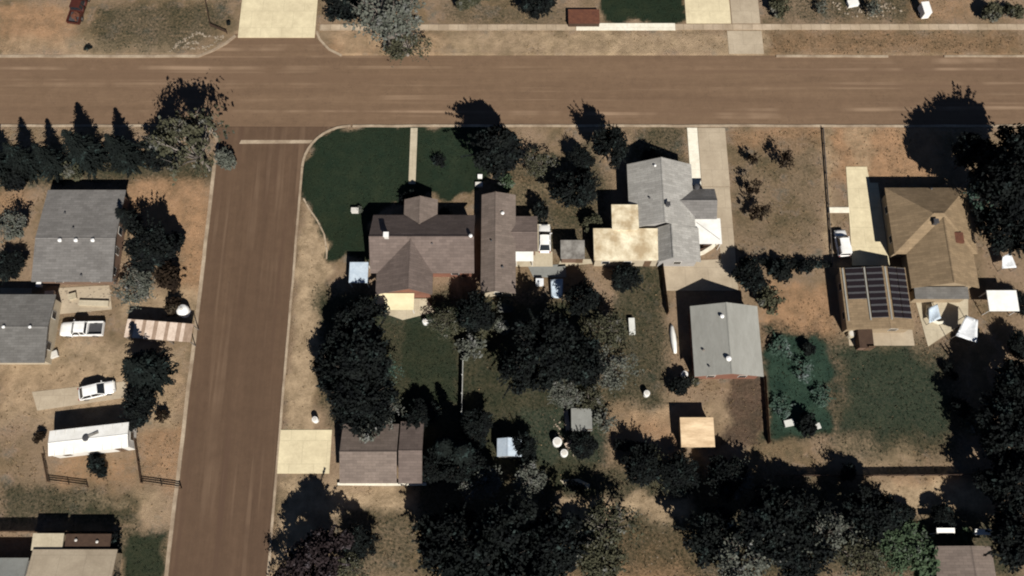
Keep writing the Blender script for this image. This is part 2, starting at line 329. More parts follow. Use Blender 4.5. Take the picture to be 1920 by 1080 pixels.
def ground_mat():
    m, n, l, bs = _new('ground')
    a = n.new('ShaderNodeAttribute'); a.attribute_name = 'cover'; sp = n.new('ShaderNodeSeparateColor'); l.new(a.outputs['Color'], sp.inputs[0])
    v = coords(n, l)
    big = noise(n, l, v, .12, 4, .6, .38, .62); mid = noise(n, l, v, .55, 5, .65, .36, .64); fine = noise(n, l, v, 2.6, 5, .75, .3, .7); grit = noise(n, l, v, 11, 3, .7, .3, .7)
    def edge(sock, spread=.9):                       # break the edge of a cover by the noise
        x = n.new('ShaderNodeMath'); x.operation = 'MULTIPLY_ADD'; x.inputs[1].default_value = spread; l.new(fine, x.inputs[0]); x.inputs[2].default_value = -spread*.5
        y = n.new('ShaderNodeMath'); y.operation = 'ADD'; l.new(sock, y.inputs[0])
        k = n.new('ShaderNodeMath'); k.operation = 'MULTIPLY'; l.new(x.outputs[0], k.inputs[0])
        # the noise matters only where the cover is partial
        pz = n.new('ShaderNodeMath'); pz.operation = 'PINGPONG'; pz.inputs[1].default_value = .5; l.new(sock, pz.inputs[0]); l.new(pz.outputs[0], k.inputs[1])
        k2 = n.new('ShaderNodeMath'); k2.operation = 'MULTIPLY'; k2.inputs[1].default_value = 2.2; l.new(k.outputs[0], k2.inputs[0]); l.new(k2.outputs[0], y.inputs[1]); y.use_clamp = True
        return y.outputs[0]
    base = mixc(n, l, mid, (.235,.165,.098), (.132,.104,.062))
    base = mixc(n, l, big, base, (.30,.215,.145)); pk = noise(n, l, v, .3, 5, .7, .52, .66); base = mixc(n, l, pk, base, (.36,.245,.17)); gy = noise(n, l, coords(n, l, (1.3,1.3,1)), .23, 5, .7, .54, .68); base = mixc(n, l, gy, base, (.17,.15,.115))
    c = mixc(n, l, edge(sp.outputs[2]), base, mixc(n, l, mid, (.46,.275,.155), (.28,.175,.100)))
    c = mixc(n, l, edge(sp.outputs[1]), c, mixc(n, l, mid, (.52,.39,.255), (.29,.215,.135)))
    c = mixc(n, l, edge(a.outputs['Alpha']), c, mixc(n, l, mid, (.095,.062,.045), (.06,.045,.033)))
    gr = mixc(n, l, big, (.017,.026,.014), (.028,.038,.020)); gr = mixc(n, l, mid, gr, (.016,.028,.016)); gr = mixc(n, l, a.outputs['Alpha'], gr, mixc(n, l, mid, (.036,.066,.046), (.020,.042,.030)))
    c = mixc(n, l, edge(sp.outputs[0]), c, gr)
    f2 = n.new('ShaderNodeMath'); f2.operation = 'MULTIPLY'; f2.inputs[1].default_value = .55; l.new(fine, f2.inputs[0])
    c = mixc(n, l, f2.outputs[0], c, (.50,.48,.44), 'MULTIPLY')
    f3 = n.new('ShaderNodeMath'); f3.operation = 'MULTIPLY'; f3.inputs[1].default_value = .35; l.new(grit, f3.inputs[0])
    c = mixc(n, l, f3.outputs[0], c, (.5,.5,.5), 'MULTIPLY')
    l.new(c, bs.inputs['Base Color']); bs.inputs['Roughness'].default_value = .95; bs.inputs['Specular IOR Level'].default_value = .1
    ad = n.new('ShaderNodeMath'); ad.operation = 'ADD'; l.new(fine, ad.inputs[0]); l.new(grit, ad.inputs[1])
    bump(n, l, bs, ad.outputs[0], .7, .08)
    MATS['ground'] = m; return m
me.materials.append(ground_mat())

def struct(o, label=None): return tag(o, label, kind='structure')
FLATS = []
def flat(name, poly, z, mat, label=None, t=.2):
    FLATS.append(poly)
    f = [tuple(range(len(poly)))]
    area = sum(poly[i][0]*poly[(i+1)%len(poly)][1]-poly[(i+1)%len(poly)][0]*poly[i][1] for i in range(len(poly)))
    if area < 0: poly = poly[::-1]
    return struct(MB().slab([(p[0], p[1], z) for p in poly], f, t).build(name, mat), label)
def flatpx(name, px, z, mat, label=None, t=.2): return flat(name, [tuple(P(u, v)[:2]) for u, v in px], z, mat, label, t)
RZ = -.11
# the cross street in two halves so that its tyre streaks run along it
e_poly = [(-BIG, EW_S-.1), (NS_W-3.3, EW_S-.1), (NS_E+RL, EW_S-.1), (BIG, EW_S-.1), (BIG, EW_N+.2), (-BIG, EW_N+.2)]
flat('street', e_poly, RZ, M('road'), 'wide brown cross street with pale tyre streaks', .1)
s_poly = [(NS_W-.1, -BIG), (NS_E+.1, -BIG)] + [(x+.1, y) for x, y in LAWN_ARC[::-1]][0:] + [(x-.05, y) for x, y in SPR_ARC[::-1]]
s_poly = [(NS_W-.1, -BIG), (NS_E+.1, -BIG), (NS_E+.1, EW_S-RL)] + [(x+.06, y-.06) for x, y in LAWN_ARC[::-1]] + [(NS_W-3.2, EW_S-.106)] + [(x-.06, y-.06) for x, y in SPR_ARC[::-1]]
flat('side_street', s_poly, RZ+.004, M('road_ns'), 'brown side street running down from the cross street', .1)
m_poly = [(MN_W-6, EW_N+.1), (MN_E+5, EW_N+.1), (MN_E+1.5, EW_N+1.6), (MN_E-.1, EW_N+4), (MN_W+.1, EW_N+4), (MN_W-2, EW_N+1.6)]
flat('street_apron', m_poly, RZ+.006, M('road'), 'brown apron between the cross street and the concrete street', .1)
top = P(515, 70).y
flat('concrete_street', [(MN_W+.5, top), (MN_E-.1, top), (MN_E-.1, BIG), (MN_W+.5, BIG)], .03, M('pale_concrete'), 'pale concrete street leading away north', .3)
flatpx('valley_gutter', [(452,262),(586,262),(585,268),(448,269)], RZ+.012, M('kerb'), 'pale concrete gutter across the mouth of the side street', .05)
def kerb(path, w=.42, z=.035, label=None, mat='kerb', name='kerb'):
    mb = MB(); n = len(path); L, Rr = [], []
    for i, p in enumerate(path):
        a, b = path[max(i-1,0)], path[min(i+1,n-1)]
        d = Vector((b[0]-a[0], b[1]-a[1])).normalized(); nn = Vector((-d.y, d.x))*w/2
        L.append((p[0]+nn.x, p[1]+nn.y, z)); Rr.append((p[0]-nn.x, p[1]-nn.y, z))
    mb.slab(L+Rr, [(n+i, n+i+1, i+1, i) for i in range(n-1)], .3)
    return struct(mb.build(name, M(mat)), label)
def pxpath(pts): return [tuple(P(u, v)[:2]) for u, v in pts]
def along(x0, x1, y, st=3.0, jit=.05):
    k = max(2, int(abs(x1-x0)/st)); return [(x0+(x1-x0)*i/k, y+random.uniform(-jit, jit)) for i in range(k+1)]
kerb(along(-BIG, -120, EW_N, 400, 0) + along(-118, MN_W-5.2, EW_N) + [(MN_W-2.9, EW_N+1.1), (MN_W-1.2, EW_N+2.3), (MN_W+.1, EW_N+3.6)], label='pale kerb curving into the concrete street past the stones')
kerb([(MN_E+4.2, EW_N+.1), (MN_E+2.2, EW_N+1.2), (MN_E+.7, EW_N+2.9), (MN_E+.1, EW_N+4.4)], .35, label='short curved kerb under the grey tree')
kerb(along(P(1455,103).x, P(1665,103).x, EW_N), .35, label='worn pale kerb in front of the dry verge')
kerb(along(P(1770,103).x, 120, EW_N), .3, label='thin kerb at the far end of the verge')
kerb(along(NS_E+RL+.3, 118, EW_S), .4, label='long pale kerb in front of the lots')
kerb([(x, y) for x, y in LAWN_ARC], .35, label='curved kerb round the dark lawn corner')
kerb([(NS_E, -BIG), (NS_E, -100)] + [(NS_E+random.uniform(-.05,.05), y) for y in np.arange(-98, EW_S-RL, 3)] + [(NS_E, EW_S-RL-.1)], .32, label='faint kerb beside the pale verge')
kerb([(NS_W, -BIG), (NS_W, -100)] + [(NS_W+random.uniform(-.05,.05), y) for y in np.arange(-98, EW_S-3.6, 3)] + SPR_ARC, .48, label='pale kerb along the side street, past the striped awning')
kerb(along(-118, NS_W-3.4, EW_S), .4, label='kerb behind the row of spruces')

kerb(pxpath([(569,372),(580,392),(596,415),(608,440),(613,470),(612,486)]), .22, .05, label='thin pale edging between the lawn and the bare verge')
# pavements, drives, paths
sw = P(960,45).y, P(960,57).y
flat('pavement', [(P(600,51).x, sw[1]), (P(1080,51).x, sw[1]), (P(1080,51).x, sw[0]-.1), (P(600,51).x, sw[0]-.1)], .05, M('sidewalk'), 'worn concrete pavement beside the grey tree')
flat('pavement', [(P(1080,51).x+.02, sw[1]), (P(1266,51).x, sw[1]), (P(1266,51).x, sw[0]+.1), (P(1080,51).x+.02, sw[0]+.1)], .06, M('white_concrete'), 'bright new white stretch of pavement before the dark lawn')
flat('pavement', [(P(1266,51).x+.02, sw[1]+.1), (BIG, sw[1]+.1), (BIG, sw[0]-.05), (P(1266,51).x+.02, sw[0]-.05)], .05, M('sidewalk'), 'narrow pale pavement along the dry verge')
def rectpx(name, a, b, c, d, z, mat, label=None):
    x0, x1, y0, y1 = R(a, b, c, d); return flat(name, [(x0,y0),(x1,y0),(x1,y1),(x0,y1)], z, M(mat), label)
rectpx('driveway', 1283, 1366, -60, 44, .055, 'pale_concrete', 'cream concrete drive beside the dark lawn'); rectpx('driveway', 1368, 1420, -60, 44, .05, 'beige_drive', 'beige drive joining the cream concrete drive')
rectpx('driveway', 1365, 1430, 58, 101, .03, 'beige_drive', 'beige crossing between pavement and street')
rectpx('garden_path', 768, 781, 240, 345, .05, 'concrete', 'pale path across the dark lawn to the brown house')
rectpx('garden_path', 1292, 1311, 240, 348, .06, 'white_concrete', 'pale path to the grey house beside its drive')
rectpx('driveway', 1312, 1364, 240, 350, .045, 'beige_drive', 'beige drive from the street past the grey house')
flatpx('driveway', [(1312,351),(1368,351),(1384,545),(1245,545),(1240,492),(1352,486),(1345,420)], .04, M('beige_drive'), 'beige yard at the end of the drive')
flatpx('driveway', [(1586,313),(1625,313),(1631,343),(1646,343),(1668,498),(1598,498)], .06, M('pale_concrete'), 'cream concrete drive beside the tan house')
rectpx('step', 1552, 1592, 389, 399, .08, 'white_concrete', 'short pale slab beside the cream drive')
rectpx('patio', 958, 1036, 472, 500, .05, 'concrete', 'pale patio behind the mauve roofed house'); flatpx('patio', [(990,500),(1060,495),(1062,520),(1000,520)], .04, M('grey_green'), 'grey patio under the trees')
flatpx('patio', [(1725,530),(1815,520),(1815,600),(1740,650),(1715,560)], .05, M('concrete'), 'worn patio behind the tan house')
rectpx('patio', 1590, 1712, 612, 648, .04, 'beige_drive', 'beige slab behind the solar garage'); flatpx('patio', [(110,540),(205,535),(210,580),(100,590)], .04, M('beige_drive'), 'littered patio behind the grey house')
flatpx('patio', [(1050,900),(1085,898),(1106,908),(1104,916),(1060,912)], .05, M('concrete'), 'small tan slab beside the alley')
flatpx('driveway', [(60,735),(235,715),(240,745),(70,770)], .03, M('beige_drive'), 'grey dirt drive behind the white mobile home')
flatpx('patio', [(700,560),(800,560),(815,585),(755,600),(700,580)], .04, M('concrete'), 'paved strip behind the brown house')
flatpx('patio', [(1052,486),(1112,486),(1112,494),(1045,500)], .04, M('concrete'), 'strip of concrete beside the weathered shed')
flatpx('patio', [(0,540),(60,540),(58,575),(0,575)], .03, M('beige_drive'), 'concrete yard between the grey roofs')
rectpx('concrete_pad', 523, 620, 806, 888, .06, 'pale_concrete', 'square cream concrete pad at the edge of the side street')
# ------------------------------------------------------------------ buildings
class House:
    def __init__(s, name, label, cat, cx, cy):
        s.root = empty(name, (cx, cy, 0)); tag(s.root, label, cat); s.c = (cx, cy)
    def loc(s, r): return r[0]-s.c[0], r[1]-s.c[0], r[2]-s.c[1], r[3]-s.c[1]
    def wing(s, rect, ze, rise, kind, rm, wm, over=.45, rf=.5, win='SEWN', door=None, th=.14, z0=-.1, cap=True, name='roof'):
        x0, x1, y0, y1 = s.loc(rect); mb = MB(); zt = ze+rise
        hx, hy = (x1-x0), (y1-y0)
        if kind == 'flat':
            mb.slab([(x0,y0,ze),(x1,y0,ze),(x1,y1,ze+rise),(x0,y1,ze+rise)], [(0,1,2,3)], th); fz = lambda x, y: ze+rise*(y-y0)/hy; ridge = None
        elif kind == 'gy':       # ridge runs north-south
            xr = x0+hx*rf
            mb.slab([(x0,y0,ze),(xr,y0,zt),(x1,y0,ze),(x1,y1,ze),(xr,y1,zt),(x0,y1,ze)], [(0,1,4,5),(1,2,3,4)], th)
            fz = lambda x, y: ze+rise*((x-x0)/(xr-x0) if x < xr else (x1-x)/(x1-xr)); ridge = ((xr,y0,zt),(xr,y1,zt))
        elif kind == 'gx':
            yr = y0+hy*rf
            mb.slab([(x0,y0,ze),(x1,y0,ze),(x1,yr,zt),(x1,y1,ze),(x0,y1,ze),(x0,yr,zt)], [(0,1,2,5),(5,2,3,4)], th)
            fz = lambda x, y: ze+rise*((y-y0)/(yr-y0) if y < yr else (y1-y)/(y1-yr)); ridge = ((x0,yr,zt),(x1,yr,zt))
        elif kind == 'hx':
            k = min(hy/2, hx/2-.1); ym = (y0+y1)/2
            mb.slab([(x0,y0,ze),(x1,y0,ze),(x1,y1,ze),(x0,y1,ze),(x0+k,ym,zt),(x1-k,ym,zt)], [(0,1,5,4),(1,2,5),(2,3,4,5),(3,0,4)], th)
            fz = lambda x, y: ze+rise*min(1, min(x-x0, x1-x)/k, min(y-y0, y1-y)/(hy/2)); ridge = ((x0+k,ym,zt),(x1-k,ym,zt))
        elif kind == 'hy':
            k = min(hx/2, hy/2-.1); xm = (x0+x1)/2
            mb.slab([(x0,y0,ze),(x1,y0,ze),(x1,y1,ze),(x0,y1,ze),(xm,y0+k,zt),(xm,y1-k,zt)], [(0,1,4),(1,2,5,4),(2,3,5),(3,0,4,5)], th)
            fz = lambda x, y: ze+rise*min(1, min(y-y0, y1-y)/k, min(x-x0, x1-x)/(hx/2)); ridge = ((xm,y0+k,zt),(xm,y1-k,zt))
        roof = mb.build(name, M(rm), s.root); s.roof = roof; s.fz = fz; s.r = (x0,x1,y0,y1)
        if ridge and cap:
            a, b = Vector(ridge[0]), Vector(ridge[1]); d = (b-a).normalized(); sd = Vector((-d.y, d.x, 0))*.14
            up = Vector((0,0,.035)); dn = Vector((0,0,-.05))
            c = MB(); c.slab([a+sd+dn+up, a+up*1.2, a-sd+dn+up, b-sd+dn+up, b+up*1.2, b+sd+dn+up], [(2,3,4,1),(1,4,5,0)], .03); c.build('ridge_cap', M(rm), roof)
        if not wm: return s
        wx0, wx1, wy0, wy1 = x0+over, x1-over, y0+over, y1-over
        w = MB(); e = .02
        if kind == 'gy':
            xr = x0+hx*rf; zl, zr_ = fz(wx0,0)-th-e, fz(wx1,0)-th-e; zp = zt-th-e
            w.add([(wx0,wy0,z0),(wx1,wy0,z0),(wx1,wy0,zr_),(xr,wy0,zp),(wx0,wy0,zl),(wx0,wy1,z0),(wx1,wy1,z0),(wx1,wy1,zr_),(xr,wy1,zp),(wx0,wy1,zl)],
                  [(0,1,2,3,4),(9,8,7,6,5),(1,6,7,2),(5,0,4,9),(2,7,8,3),(3,8,9,4)])
        elif kind == 'gx':
            yr = y0+hy*rf; zl, zr_ = fz(0,wy0)-th-e, fz(0,wy1)-th-e; zp = zt-th-e
            w.add([(wx0,wy0,z0),(wx0,wy1,z0),(wx0,wy1,zr_),(wx0,yr,zp),(wx0,wy0,zl),(wx1,wy0,z0),(wx1,wy1,z0),(wx1,wy1,zr_),(wx1,yr,zp),(wx1,wy0,zl)],
                  [(4,3,2,1,0),(5,6,7,8,9),(1,2,7,6),(0,5,9,4),(2,3,8,7),(3,4,9,8)])
        else: w.box(wx0, wx1, wy0, wy1, z0, (ze-th-e) if kind == 'flat' else ze-th-e)
        w.build('wall', M(wm), s.root)
        def opening(side, t, wd, zb, zt_, nm, mat_f, mat_p):
            f, p = MB(), MB(); d = .04
            def put(mb, a, dep, zb, zt_):
                if side == 'S': c = wx0+(wx1-wx0)*t; mb.box(c-a, c+a, wy0-dep, wy0+.05, zb, zt_)
                if side == 'N': c = wx0+(wx1-wx0)*t; mb.box(c-a, c+a, wy1-.05, wy1+dep, zb, zt_)
                if side == 'E': c = wy0+(wy1-wy0)*t; mb.box(wx1-.05, wx1+dep, c-a, c+a, zb, zt_)
                if side == 'W': c = wy0+(wy1-wy0)*t; mb.box(wx0-dep, wx0+.05, c-a, c+a, zb, zt_)
            put(f, wd/2, d, zb, zt_); fo = f.build(nm, M(mat_f), s.root)
            if mat_p: put(p, wd/2-.07, d+.012, zb+.07, zt_-.07); p.build('pane', M(mat_p), fo)
            else: put(p, .05, d+.06, 1.0, 1.08); p.build('handle', M('dark_metal'), fo)
        for sd_ in win:
            L = (wx1-wx0) if sd_ in 'SN' else (wy1-wy0)
            if ze < 2 or L < 2: continue
            n = max(1, int(L/3.6))
            for i in range(n): opening(sd_, (i+.5)/n if not (door == sd_) else (i+.5)/n*.7, 1.1, .95, min(2.05, ze-.35), 'window', 'trim', 'glass')
        if door: opening(door, .85, .95, 0, 2.05, 'door', 'wood', None)
        return s
    def on_roof(s, fx, fy):      # fraction of the last wing's rectangle -> point on its roof
        x0, x1, y0, y1 = s.r; x, y = x0+(x1-x0)*fx, y0+(y1-y0)*fy; return x, y, s.fz(x, y)
    def vent(s, fx, fy, r=.16, h=.4, mat='trim', name='vent'):
        x, y, z = s.on_roof(fx, fy); MB().lathe([(r*.7,z-.15),(r*.7,z+h*.6),(r*1.25,z+h*.6),(r*1.25,z+h*.8),(r*.4,z+h)], (x,y,0), 10).build(name, M(mat), s.roof)
    def chimney(s, fx, fy, a=.3, h=.9, mat='wall_brick', capm='trim'):
        x, y, z = s.on_roof(fx, fy); c = MB().box(x-a,x+a,y-a,y+a,z-.4,z+h).build('chimney', M(mat), s.root)
        MB().box(x-a-.08,x+a+.08,y-a-.08,y+a+.08,z+h,z+h+.1).build('chimney_cap', M(capm), c)
def house(name, label, cat, rect): return House(name, label, cat, (rect[0]+rect[1])/2, (rect[2]+rect[3])/2)

# grey house on the left with three vents
r = R(74, 223, 356, 528, 2.7)
h = house('house', 'flat grey shingled house with three white vents along its ridge', 'house', r)
h.wing(r, 2.7, .9, 'gx', 'roof_grey', 'wall_brown', .5, rf=.44, door='E')
for t in (.32, .52, .73): h.vent(t, .41, .22, .45, 'white_paint')
h.vent(.30,.72,.1,.35,'dark_metal','pipe'); h.vent(.45,.55,.1,.35,'dark_metal','pipe'); h.vent(.62,.06,.12,.35,'dark_metal','pipe')
# second grey roof cut by the picture edge
r = R(-130, 94, 552, 680, 2.6)
h = house('house', 'wide low grey roofed house beside the white pickup', 'house', r)
h.wing(r, 2.6, .7, 'gx', 'roof_greybrown', 'wall_cream', .4, rf=.5)
for t in (.64, .86): h.vent(t, .49, .17, .35, 'white_paint')
# white mobile home
c = P(166, 823, 2.9); L_, W_ = 10.0, 3.2
h = House('mobile_home', 'long white roofed mobile home with a dark stain on its roof', 'mobile home', c.x, c.y)
h.wing((c.x-L_/2, c.x+L_/2, c.y-W_/2, c.y+W_/2), 2.85, .22, 'gx', 'roof_white', 'wall_white', .12, door='S')
for t in (.08,.2,.32,.68,.8,.92): 
    x,y,z = h.on_roof(t,.5); MB().box(x-.02,x+.02,h.r[2],h.r[3],2.87,2.95).build('roof_seam', M('trim'), h.roof)
x,y,z = h.on_roof(.47,.55); MB().lathe([(.45,z-.1),(.45,z+.04),(.3,z+.08),(.05,z+.09)],(x,y,0),12).build('roof_hatch', M('dark_metal'), h.roof)
MB().obox((x+.9,y+.35,z+.0), .7,.16,.05,.3).build('vent_cover', M('weathered'), h.roof)
h.root.rotation_euler.z = math.radians(6.5)
# bottom-left house with covered patio
r = R(52, 212, 1030, 1150, 2.6)
h = house('house', 'tan roofed house with a covered patio, beside the tall dark hedge', 'house', r)
h.wing(r, 2.6, 1.0, 'gx', 'beige_drive', 'wall_tan', .4, rf=.35, win='ES')
r2 = R(60, 118, 1000, 1032, 2.35); h.wing(r2, 2.3, .12, 'flat', 'concrete', 'wall_tan', .15, win='')
r3 = R(122, 207, 1001, 1031, 2.3); h.wing(r3, 2.25, .1, 'flat', 'dark_wood', 'wall_brown', .2, win='')
h.vent(.25,.6,.14,.3); h.vent(.72,.5,.14,.3)
r4 = R(-80, 45, 1046, 1150, 2.4); h.wing(r4, 2.4, .5, 'gx', 'grey_green', 'wall_grey', .3, win='')
# brown cross gabled house
r = R(697, 890, 403, 512, 3.0)
h = house('house', 'brown shingled cross gabled house with a cream awning and lawn porch', 'house', r)
h.wing(r, 3.0, 2.6, 'gx', 'roof_brown', 'wall_brick', .5, rf=.5)
h.chimney(.17, .5, .28, .7, 'wall_white', 'white_paint'); h.vent(.97,.5,.2,.4,'white_paint'); h.vent(.6,.4,.1,.3,'dark_metal','pipe')
r2 = R(706, 812, 460, 552, 3.0); h.wing(r2, 2.95, 2.5, 'gy', 'roof_brown', 'wall_brick', .5, rf=.62, win='EW')
r3 = R(757, 820, 374, 440, 2.9); h.wing(r3, 2.9, 1.2, 'gy', 'roof_mauve', 'wall_brick', .35, win='', door='N')
r4 = R(704, 776, 550, 580, 2.3); h.wing(r4, 2.15, .2, 'flat', 'roof_cream', None, name='awning')
x0,x1,y0,y1 = h.r
for px_ in (x0+.15, x1-.15): MB().box(px_-.06,px_+.06,y0+.1,y0+.22,-.05,2.02).build('post', M('trim'), h.root)
# pale blue side porch of the brown house
r = R(655, 690, 492, 530, 2.2)
h = house('porch', 'small pale blue side porch beside the brown house', 'porch', r)
h.wing(r, 2.2, .1, 'flat', 'tarp_blue', None); x0,x1,y0,y1 = h.r
for a in (x0+.1, x1-.1):
    for b in (y0+.1, y1-.1): MB().box(a-.05,a+.05,b-.05,b+.05,-.05,2.07).build('post', M('trim'), h.root)
# mauve roofed long house
r = R(902, 967, 365, 550, 2.8)
h = house('house', 'long mauve brown roofed house with a brown side annexe and white porch', 'house', r)
h.wing(r, 2.8, 1.0, 'gy', 'roof_mauve', 'wall_cream', .45, rf=.42, door='N'); h.vent(.62,.78,.2,.4,'white_paint'); h.vent(.62,.24,.14,.35,'dark_metal','pipe'); h.vent(.3,.5,.1,.3,'dark_metal','pipe')
r2 = R(958, 1008, 405, 470, 2.6); h.wing(r2, 2.55, .5, 'gx', 'roof_brown', 'wall_brown', .3, win='')
r3 = R(1000, 1010, 420, 470, 2.5); h.wing(r3, 2.4, .05, 'flat', 'concrete', None, name='gutter_deck')
r4 = R(967, 1000, 472, 489, 2.3); h.wing(r4, 2.25, .12, 'flat', 'roof_white', None, name='porch_roof'); x0,x1,y0,y1 = h.r
for a in (x0+.1, x1-.1): MB().box(a-.05,a+.05,y0+.05,y0+.15,-.05,2.1).build('post', M('trim'), h.root)
# weathered shed between the houses
r = R(1051, 1096, 452, 485, 2.2)
h = house('shed', 'weathered grey shed with a patched roof beside the cream flat roof', 'shed', r)
h.wing(r, 2.2, .35, 'flat', 'weathered', 'wall_brown', .2, win='', door='S')
# grey-blue gabled house
r = R(1178, 1300, 308, 428, 2.9)
h = house('house', 'large grey gabled house with a pale eastern slope and a white awning', 'house', r)
h.wing(r, 2.9, 2.2, 'gy', 'roof_blue', 'wall_grey', .5, rf=.5, door='N'); h.chimney(.55,.26,.22,.6,'dark_metal','dark_metal'); h.vent(.4,.88,.14,.3,'white_paint'); h.vent(.3,.4,.1,.3,'dark_metal','pipe')
r5 = R(1231, 1312, 427, 491, 2.9); h.wing(r5, 2.85, 1.7, 'gy', 'roof_blue', 'wall_grey', .4, rf=.33, win='S', door='E')
r2 = R(1262, 1342, 354, 410, 2.8); h.wing(r2, 2.8, 1.1, 'gx', 'roof_grey', 'wall_grey', .35, rf=.5, win='E')
MB().lathe([(.3,2.75),(.3,3.3),(.42,3.32),(.3,3.55),(.05,3.6)], (*[ (P(1306,352,3).x-h.c[0]), (P(1306,352,3).y-h.c[1]) ],0), 10).build('flue', M('dark_metal'), h.root)
r3 = R(1303, 1352, 410, 457, 2.5); h.wing(r3, 2.5, .1, 'flat', 'roof_white', None, name='awning', th=.1); x0,x1,y0,y1 = h.r
for b in (y0+.1, y1-.1): MB().box(x1-.2,x1-.1,b-.05,b+.05,-.05,2.4).build('post', M('trim'), h.root)
c = MB(); c.obox(((x0+x1)/2,(y0+y1)/2,2.61), 2.0,.025,.02, -.7).build('batten', M('grey_wood'), h.root)
# cream flat roofed annexe
r = R(1113, 1236, 429, 488, 2.9)
h = house('annexe', 'cream flat roofed annexe with brown stains beside the grey house', 'annexe', r)
h.wing(r, 2.95, .12, 'flat', 'roof_stained', 'wall_cream', .2, door='S'); 
r2 = R(1147, 1197, 384, 431, 3.6); h.wing(r2, 3.6, .1, 'flat', 'roof_stained', 'wall_cream', .2, win='W')
# curved planter of the grey house
pp = pxpath([(1282,486),(1300,484),(1320,477),(1336,467),(1348,456)]); mb = MB(); n = len(pp)
h = empty('planter', (*pp[2], 0)); tag(h, 'curved pale planter wall with brown soil beside the white awning', 'planter')
o_ = [(x-pp[2][0], y-pp[2][1]) for x, y in pp]
i_ = [(x-.35, y+.32) for x, y in o_]
mb.slab([(x,y,.45) for x,y in o_]+[(x,y,.45) for x,y in i_], [(i,i+1,n+i+1,n+i) for i in range(n-1)], .5); mb.build('rim', M('white_concrete'), h)
bk = P(1284,476); mb = MB(); mb.slab([(x,y,.38) for x,y in i_]+[(bk.x-pp[2][0],bk.y-pp[2][1],.38),(P(1300,464).x-pp[2][0],P(1300,464).y-pp[2][1],.38)], [tuple(range(n+2))], .4); mb.build('soil', M('soil'), h)
# detached metal roofed garage
r = R(1298, 1426, 574, 706, 2.9)
h = house('garage', 'detached garage with a pale metal gable roof and two white vents', 'garage', r)
h.wing(r, 2.9, 1.7, 'gy', 'roof_metal', 'wall_brick', .35, rf=.5, door='W'); h.vent(.42,.8,.22,.4,'white_paint'); h.vent(.46,.2,.28,.5,'white_paint'); h.vent(.14,.35,.14,.3,'grey_wood'); h.vent(.2,.12,.1,.3,'dark_metal','pipe')
# peach shed
r = R(1276, 1339, 783, 838, 2.1)
h = house('shed', 'peach stained flat roofed shed among bushes below the garage', 'shed', r)
h.wing(r, 2.05, .2, 'flat', 'roof_peach', 'wall_tan', .15, win='', door='N')
# tan hipped house
r = R(1668, 1822, 352, 476, 2.9)
h = house('house', 'tan hip roofed house with a skylight beside the cream drive', 'house', r)
h.wing(r, 2.9, 2.5, 'hx', 'roof_tan', 'wall_tan', .5, door='N'); h.vent(.56,.97,.12,.3,'dark_metal','pipe')
r2 = R(1700, 1826, 420, 540, 2.9); h.wing(r2, 2.9, 2.3, 'gy', 'roof_tan', 'wall_tan', .5, rf=.52, win='SE'); h.chimney(.38,.93,.26,.9,'dark_metal','dark_metal')
x,y,z = h.on_roof(.74,.72); sk = MB().obox((x,y,z+.1), .6,.75,.2).build('skylight', M('rust'), h.roof)
r3 = R(1715, 1816, 538, 560, 2.4); h.wing(r3, 2.35, .1, 'flat', 'roof_greybrown', 'wall_tan', .2, win='')
# garage with solar panels
r = R(1581, 1706, 502, 618, 2.6)
h = house('garage', 'low tan garage with three banks of solar panels on its roof', 'garage', r)
h.wing(r, 2.6, .75, 'gy', 'roof_tan', 'wall_tan', .3, rf=.62, door='N')
x0,x1,y0,y1 = h.r; xr = x0+(x1-x0)*.62
def panel(fx0, fx1, fy0, fy1):
    a, b, c, d = x0+(x1-x0)*fx0, x0+(x1-x0)*fx1, y1-(y1-y0)*fy0, y1-(y1-y0)*fy1
    za, zb = h.fz(a,c)+.12, h.fz(b,c)+.12
    o = MB().slab([(a,d,za),(b,d,zb),(b,c,zb),(a,c,za)], [(0,1,2,3)], .04).build('solar_panel', M('solar'), h.roof)
    k = .075
    for (p, q, s_, t_) in ((a,b,d-.03,d+k-.03),(a,b,c-k+.03,c+.03)): MB().slab([(p,s_,h.fz(p,c)+.13),(q,s_,h.fz(q,c)+.13),(q,t_,h.fz(q,c)+.13),(p,t_,h.fz(p,c)+.13)], [(0,1,2,3)], .05).build('panel_frame', M('alloy'), h.roof)
for i in range(5): panel(.075, .33, .02+i*.103, .02+i*.103+.088)
for i in range(8): panel(.375, .605, .02+i*.103, .02+i*.103+.088)
for i in range(8): panel(.70, .835, .02+i*.103, .02+i*.103+.088); panel(.845, .98, .02+i*.103, .02+i*.103+.088)
for f in (.04,.352,.652): 
    x = x0+(x1-x0)*f; z = h.fz(x,0); MB().box(x-.09,x+.09,y0+1.2,y1-.1,z-.02,z+.1).build('cable_tray', M('roof_metal'), h.roof)
# brown box shed and things behind the solar garage
r = R(1610, 1637, 617, 652, 1.7); h = house('shed', 'small dark brown box shed behind the solar garage', 'shed', r); h.wing(r, 1.7, .12, 'flat', 'dark_wood', 'wall_brown', .1, win='', door='S')
# carport on the right edge
r = R(1852, 1908, 545, 583, 2.3); h = house('carport', 'white roofed carport under the big trees beside the tan house', 'carport', r)
h.wing(r, 2.3, .15, 'flat', 'roof_white', None); x0,x1,y0,y1 = h.r
for a in (x0+.15,x1-.15):
    for b in (y0+.15,y1-.15): MB().box(a-.05,a+.05,b-.05,b+.05,-.05,2.15).build('post', M('trim'), h.root)
